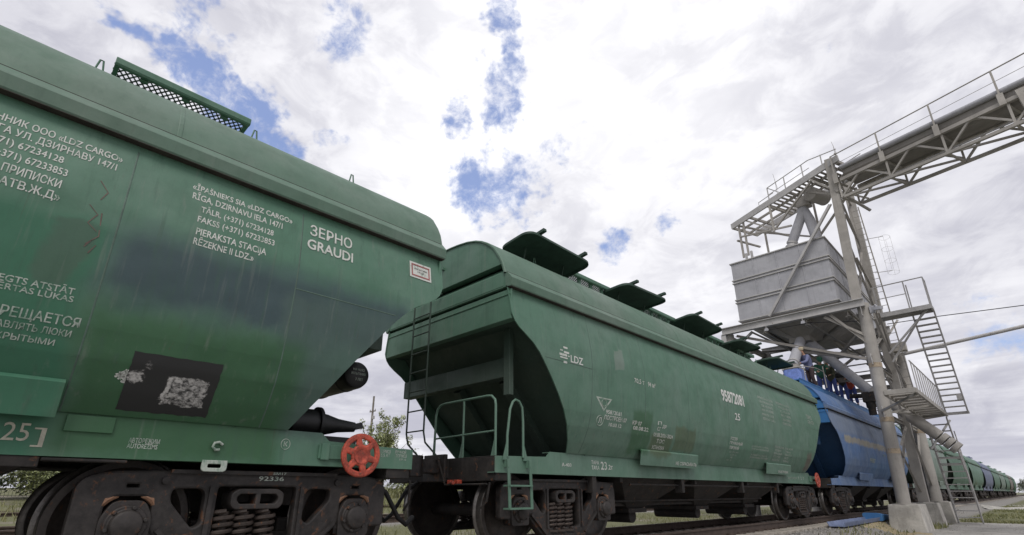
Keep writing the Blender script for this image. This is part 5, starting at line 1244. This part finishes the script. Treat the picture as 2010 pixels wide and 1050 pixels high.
def person(label, loc, rz, jacket, trousers, cap, bend=0.0, arms=((.35, 1.0), (.35, 1.0)), scale=1.0, crouch=0.0, vest=None):
    """stands on its own origin, faces local +X"""
    t = thing('person', label, 'person', loc, rz, 'workers on the blue wagon'); t.scale = (scale,) * 3
    cb, sb_ = math.cos(bend), math.sin(bend); kb = crouch
    hipz = .90 - .35 * kb
    def tor(h, fwd=0.0, side=0.0): return (sb_ * h + cb * fwd - .18 * kb, side, hipz + cb * h - sb_ * fwd)
    N = {'pel': (tor(0), (.13, .15)), 'waist': (tor(.17), (.115, .135)), 'chest': (tor(.38), (.13, .165)), 'neck0': (tor(.53), .075), 'neck': (tor(.60, .02), .055), 'head0': (tor(.67, .035), (.075, .07)), 'head1': (tor(.76, .04), (.095, .08)), 'head2': (tor(.85, .03), (.07, .065)),
         'nose': (tor(.735, .15), .014)}
    Ed = [('pel', 'waist'), ('waist', 'chest'), ('chest', 'neck0'), ('neck0', 'neck'), ('neck', 'head0'), ('head0', 'head1'), ('head1', 'head2'), ('head1', 'nose')]
    J = {'waist': (tor(-.16), (.16, .18)), 'w2': (tor(.1), (.155, .175)), 'chest': (tor(.38), (.16, .19)), 'neck0': (tor(.52), .10)}
    JE = [('waist', 'w2'), ('w2', 'chest'), ('chest', 'neck0')]
    T = {'pel': (tor(.14), (.14, .16)), 'p2': (tor(-.06), (.15, .17))}; TE = [('pel', 'p2')]
    SH = []
    for i, s in enumerate((1, -1)):
        fw, el = arms[i]
        sh = Vector(tor(.46, 0, s * .19)); up = Vector((math.sin(fw), s * .12, -math.cos(fw))).normalized(); elb = sh + up * .29
        fo = Vector((math.sin(fw + el), -s * .18, -math.cos(fw + el))).normalized(); wr = elb + fo * .25; pm = wr + fo * .07
        a, b = basis(fo)
        N.update({'s%d' % i: (sh, .062), 'e%d' % i: (elb, .045), 'w%d' % i: (wr, .03), 'h%d' % i: (pm, (.038, .022))})
        Ed += [('chest', 's%d' % i), ('s%d' % i, 'e%d' % i), ('e%d' % i, 'w%d' % i), ('w%d' % i, 'h%d' % i)]
        for q in range(4):
            k1, k2 = 'f%d%d' % (i, q), 'g%d%d' % (i, q); off_ = a * (q - 1.5) * .021; cu = b * (.012 + .01 * q)
            N[k1] = (pm + fo * .045 + off_, .0095); N[k2] = (pm + fo * (.075 + .012 * (1.5 - abs(q - 1.5))) + off_ + cu, .008); Ed += [('h%d' % i, k1), (k1, k2)]
        N['t%d' % i] = (wr + fo * .055 + a * .05, .011); N['u%d' % i] = (wr + fo * .09 + a * .062, .009); Ed += [('h%d' % i, 't%d' % i), ('t%d' % i, 'u%d' % i)]
        J.update({'s%d' % i: (sh, .082), 'e%d' % i: (elb, .064), 'w%d' % i: (elb + fo * .27, .052)}); JE += [('chest', 's%d' % i), ('s%d' % i, 'e%d' % i), ('e%d' % i, 'w%d' % i)]
        hp_ = Vector((tor(-.04)[0], s * .095, hipz - .05)); kn = Vector((.05 + .28 * kb, s * .11, .49 - .05 * kb)); an = Vector((-.02, s * .12, .09)); to = Vector((.15, s * .13, .03))
        N.update({'l%d' % i: (hp_, .085), 'k%d' % i: (kn, .06), 'a%d' % i: (an, .04), 'o%d' % i: (to, (.035, .04))}); Ed += [('pel', 'l%d' % i), ('l%d' % i, 'k%d' % i), ('k%d' % i, 'a%d' % i), ('a%d' % i, 'o%d' % i)]
        T.update({'l%d' % i: (hp_, .11), 'k%d' % i: (kn, .082), 'a%d' % i: (an + Vector((0, 0, .03)), .075)}); TE += [('p2', 'l%d' % i), ('l%d' % i, 'k%d' % i), ('k%d' % i, 'a%d' % i)]
        SH.append((an, to))
    skin_mesh('body', N, Ed, M['skin'], t); skin_mesh('jacket', J, JE, jacket, t); skin_mesh('trousers', T, TE, trousers, t)
    for (an, to) in SH: skin_mesh('boot', {'a': (an - Vector((.05, 0, .04)), .05), 'b': (an + Vector((.07, 0, -.045)), .05), 'c': (to + Vector((.02, 0, .012)), .04)}, [('a', 'b'), ('b', 'c')], M['black'], t)
    m = MB(); hd = Vector(tor(.80, .02)); ax = Vector(tor(1)) - Vector(tor(0)); ax.normalize(); fx = Vector(tor(0, 1)) - Vector(tor(0)); fx.normalize(); sy = ax.cross(fx)
    for (h, r_) in ((-.04, .102), (.02, .112), (.07, .095), (.10, .06), (.11, .005)):
        for k in range(16): a = 2 * math.pi * k / 16; m.v.append(hd + ax * h + fx * math.cos(a) * r_ * 1.12 + sy * math.sin(a) * r_)
    m.f = [(i * 16 + k, i * 16 + (k + 1) % 16, (i + 1) * 16 + (k + 1) % 16, (i + 1) * 16 + k) for i in range(4) for k in range(16)]
    nb = len(m.v)
    for r_, h in ((1.0, -.02), (1.75, -.035)):
        for k in range(7): a = -1.0 + 2.0 * k / 6; m.v.append(hd + ax * h + fx * math.cos(a) * .112 * r_ + sy * math.sin(a) * .1)
    m.f += [(nb + k, nb + k + 1, nb + 8 + k, nb + 7 + k) for k in range(6)]
    m.build('cap', cap, t, 60)
    m = MB()
    for s in (1, -1):
        e = Vector(tor(.765, .118, s * .033)); m.lathe([(-.006, .004), (0, .011), (.006, .004)], e, 'X', 8)
    m.build('eyes', M['black'], t)
    return t
C_ = lambda n, c: plain(n, c, .85, 0, .22, 6, 0, .2)
M['navy'] = C_('navy_cloth', (.028, .032, .06)); M['bluegrey'] = C_('blue_grey_cloth', (.14, .155, .27)); M['maroon'] = C_('dark_maroon_cloth', (.045, .028, .03)); M['greencl'] = C_('green_cloth', (.035, .13, .085)); M['bluecl'] = C_('blue_cloth', (.05, .075, .24))
M['olive'] = C_('olive_cloth', (.05, .052, .03)); M['redcl'] = C_('red_cloth', (.36, .06, .035)); M['tan'] = C_('tan_cap', (.42, .36, .26)); M['whitecap'] = C_('white_cap', (.62, .62, .58)); M['darkcl'] = C_('dark_cloth', (.03, .03, .032))
ZW_ = 4.43
person('worker in a pale cap and blue grey jacket leaning on the bent handrail', (.62, 21.72, ZW_), R(-125), M['bluegrey'], M['maroon'], M['tan'], .28, ((.55, .75), (.5, .8)), .93)
person('stooping worker in a green jacket and blue trousers', (.58, 23.35, ZW_), R(-70), M['greencl'], M['bluecl'], M['greencl'], .75, ((.9, .5), (.8, .4)), .98, .25)
person('worker in an olive jacket with a white cap behind the stooping one', (.62, 24.75, ZW_), R(-100), M['olive'], M['bluecl'], M['whitecap'], .22, ((.4, .9), (.3, .8)), .93)
person('worker in a dark jacket with a pale cap beside the red jacket', (.68, 26.2, ZW_), R(-80), M['darkcl'], M['bluecl'], M['whitecap'], .2, ((.5, .9), (.3, .6)), .92)
person('worker in a red jacket, last of the group on the wagon roof', (.72, 27.6, ZW_), R(-95), M['redcl'], M['bluecl'], M['darkcl'], .3, ((.6, .8), (.4, .7)), .97)

# ---------------------------------------------------------------- things on the ground by the tower
t = thing('metal_trough', 'blue grey metal trough lying beside the rail in front of the footings', 'trough', (0, 0, 0))
m = MB(); m.prism([(1.50, -.20), (1.88, -.20), (1.92, -.08), (1.90, -.08), (1.865, -.185), (1.515, -.185), (1.48, -.08), (1.46, -.08)], lambda x, z_: (x, 16.9, z_ + .02), lambda x, z_: (x, 21.2, z_ + .02)); m.build('pan', M['bluetray'], t, None, .004)
m = MB(); m.prism(rounded([(1.44, -.18), (1.96, -.18), (1.98, .04), (1.86, .07), (1.50, .07), (1.42, .04)], .03), lambda x, z_: (x, 21.2, z_), lambda x, z_: (1.7 + (x - 1.7) * .75, 23.0, -.18 + (z_ + .18) * .6)); m.build('end_hood', M['blue_deep'], t, 35, .01)
def heap(name, cx, cy, rx, ry, h, mat, seed, label, kind='stuff'):
    rs = random.Random(seed); m = MB(); n = 36; k = 9
    for i in range(k + 1):
        r_ = i / k
        for j in range(n):
            a = 2 * math.pi * j / n; q = r_ * (1 + .22 * math.sin(3 * a + seed) + .12 * math.sin(7 * a))
            x = cx + rx * q * math.cos(a); y = cy + ry * q * math.sin(a)
            m.v.append((x, y, max(gz(x, y), -.47 if x > 2.8 and y < 29.5 else -9) + .012 + h * (1 - r_) ** 1.3 * rs.uniform(.7, 1.2) - (.03 if i == k else 0)))
    m.f = [(i * n + j, i * n + (j + 1) % n, (i + 1) * n + (j + 1) % n, (i + 1) * n + j) for i in range(k) for j in range(n)]
    return struct(m.build(name, mat, None, 60), kind)
heap('spilled_grain', 1.95, 20.6, .35, 1.6, .025, M['grain'], 1, ''); heap('spilled_grain', 2.45, 24.2, .5, .7, .03, M['grain'], 2, ''); heap('spilled_grain', 2.6, 20.6, .7, .5, .03, M['grain'], 3, '')
heap('rubble_heap', 8.0, 58, 6.0, 4.0, .35, M['concrete'], 4, ''); heap('rubble_heap', 14.0, 70, 9.0, 5.0, .5, M['concrete'], 5, '')
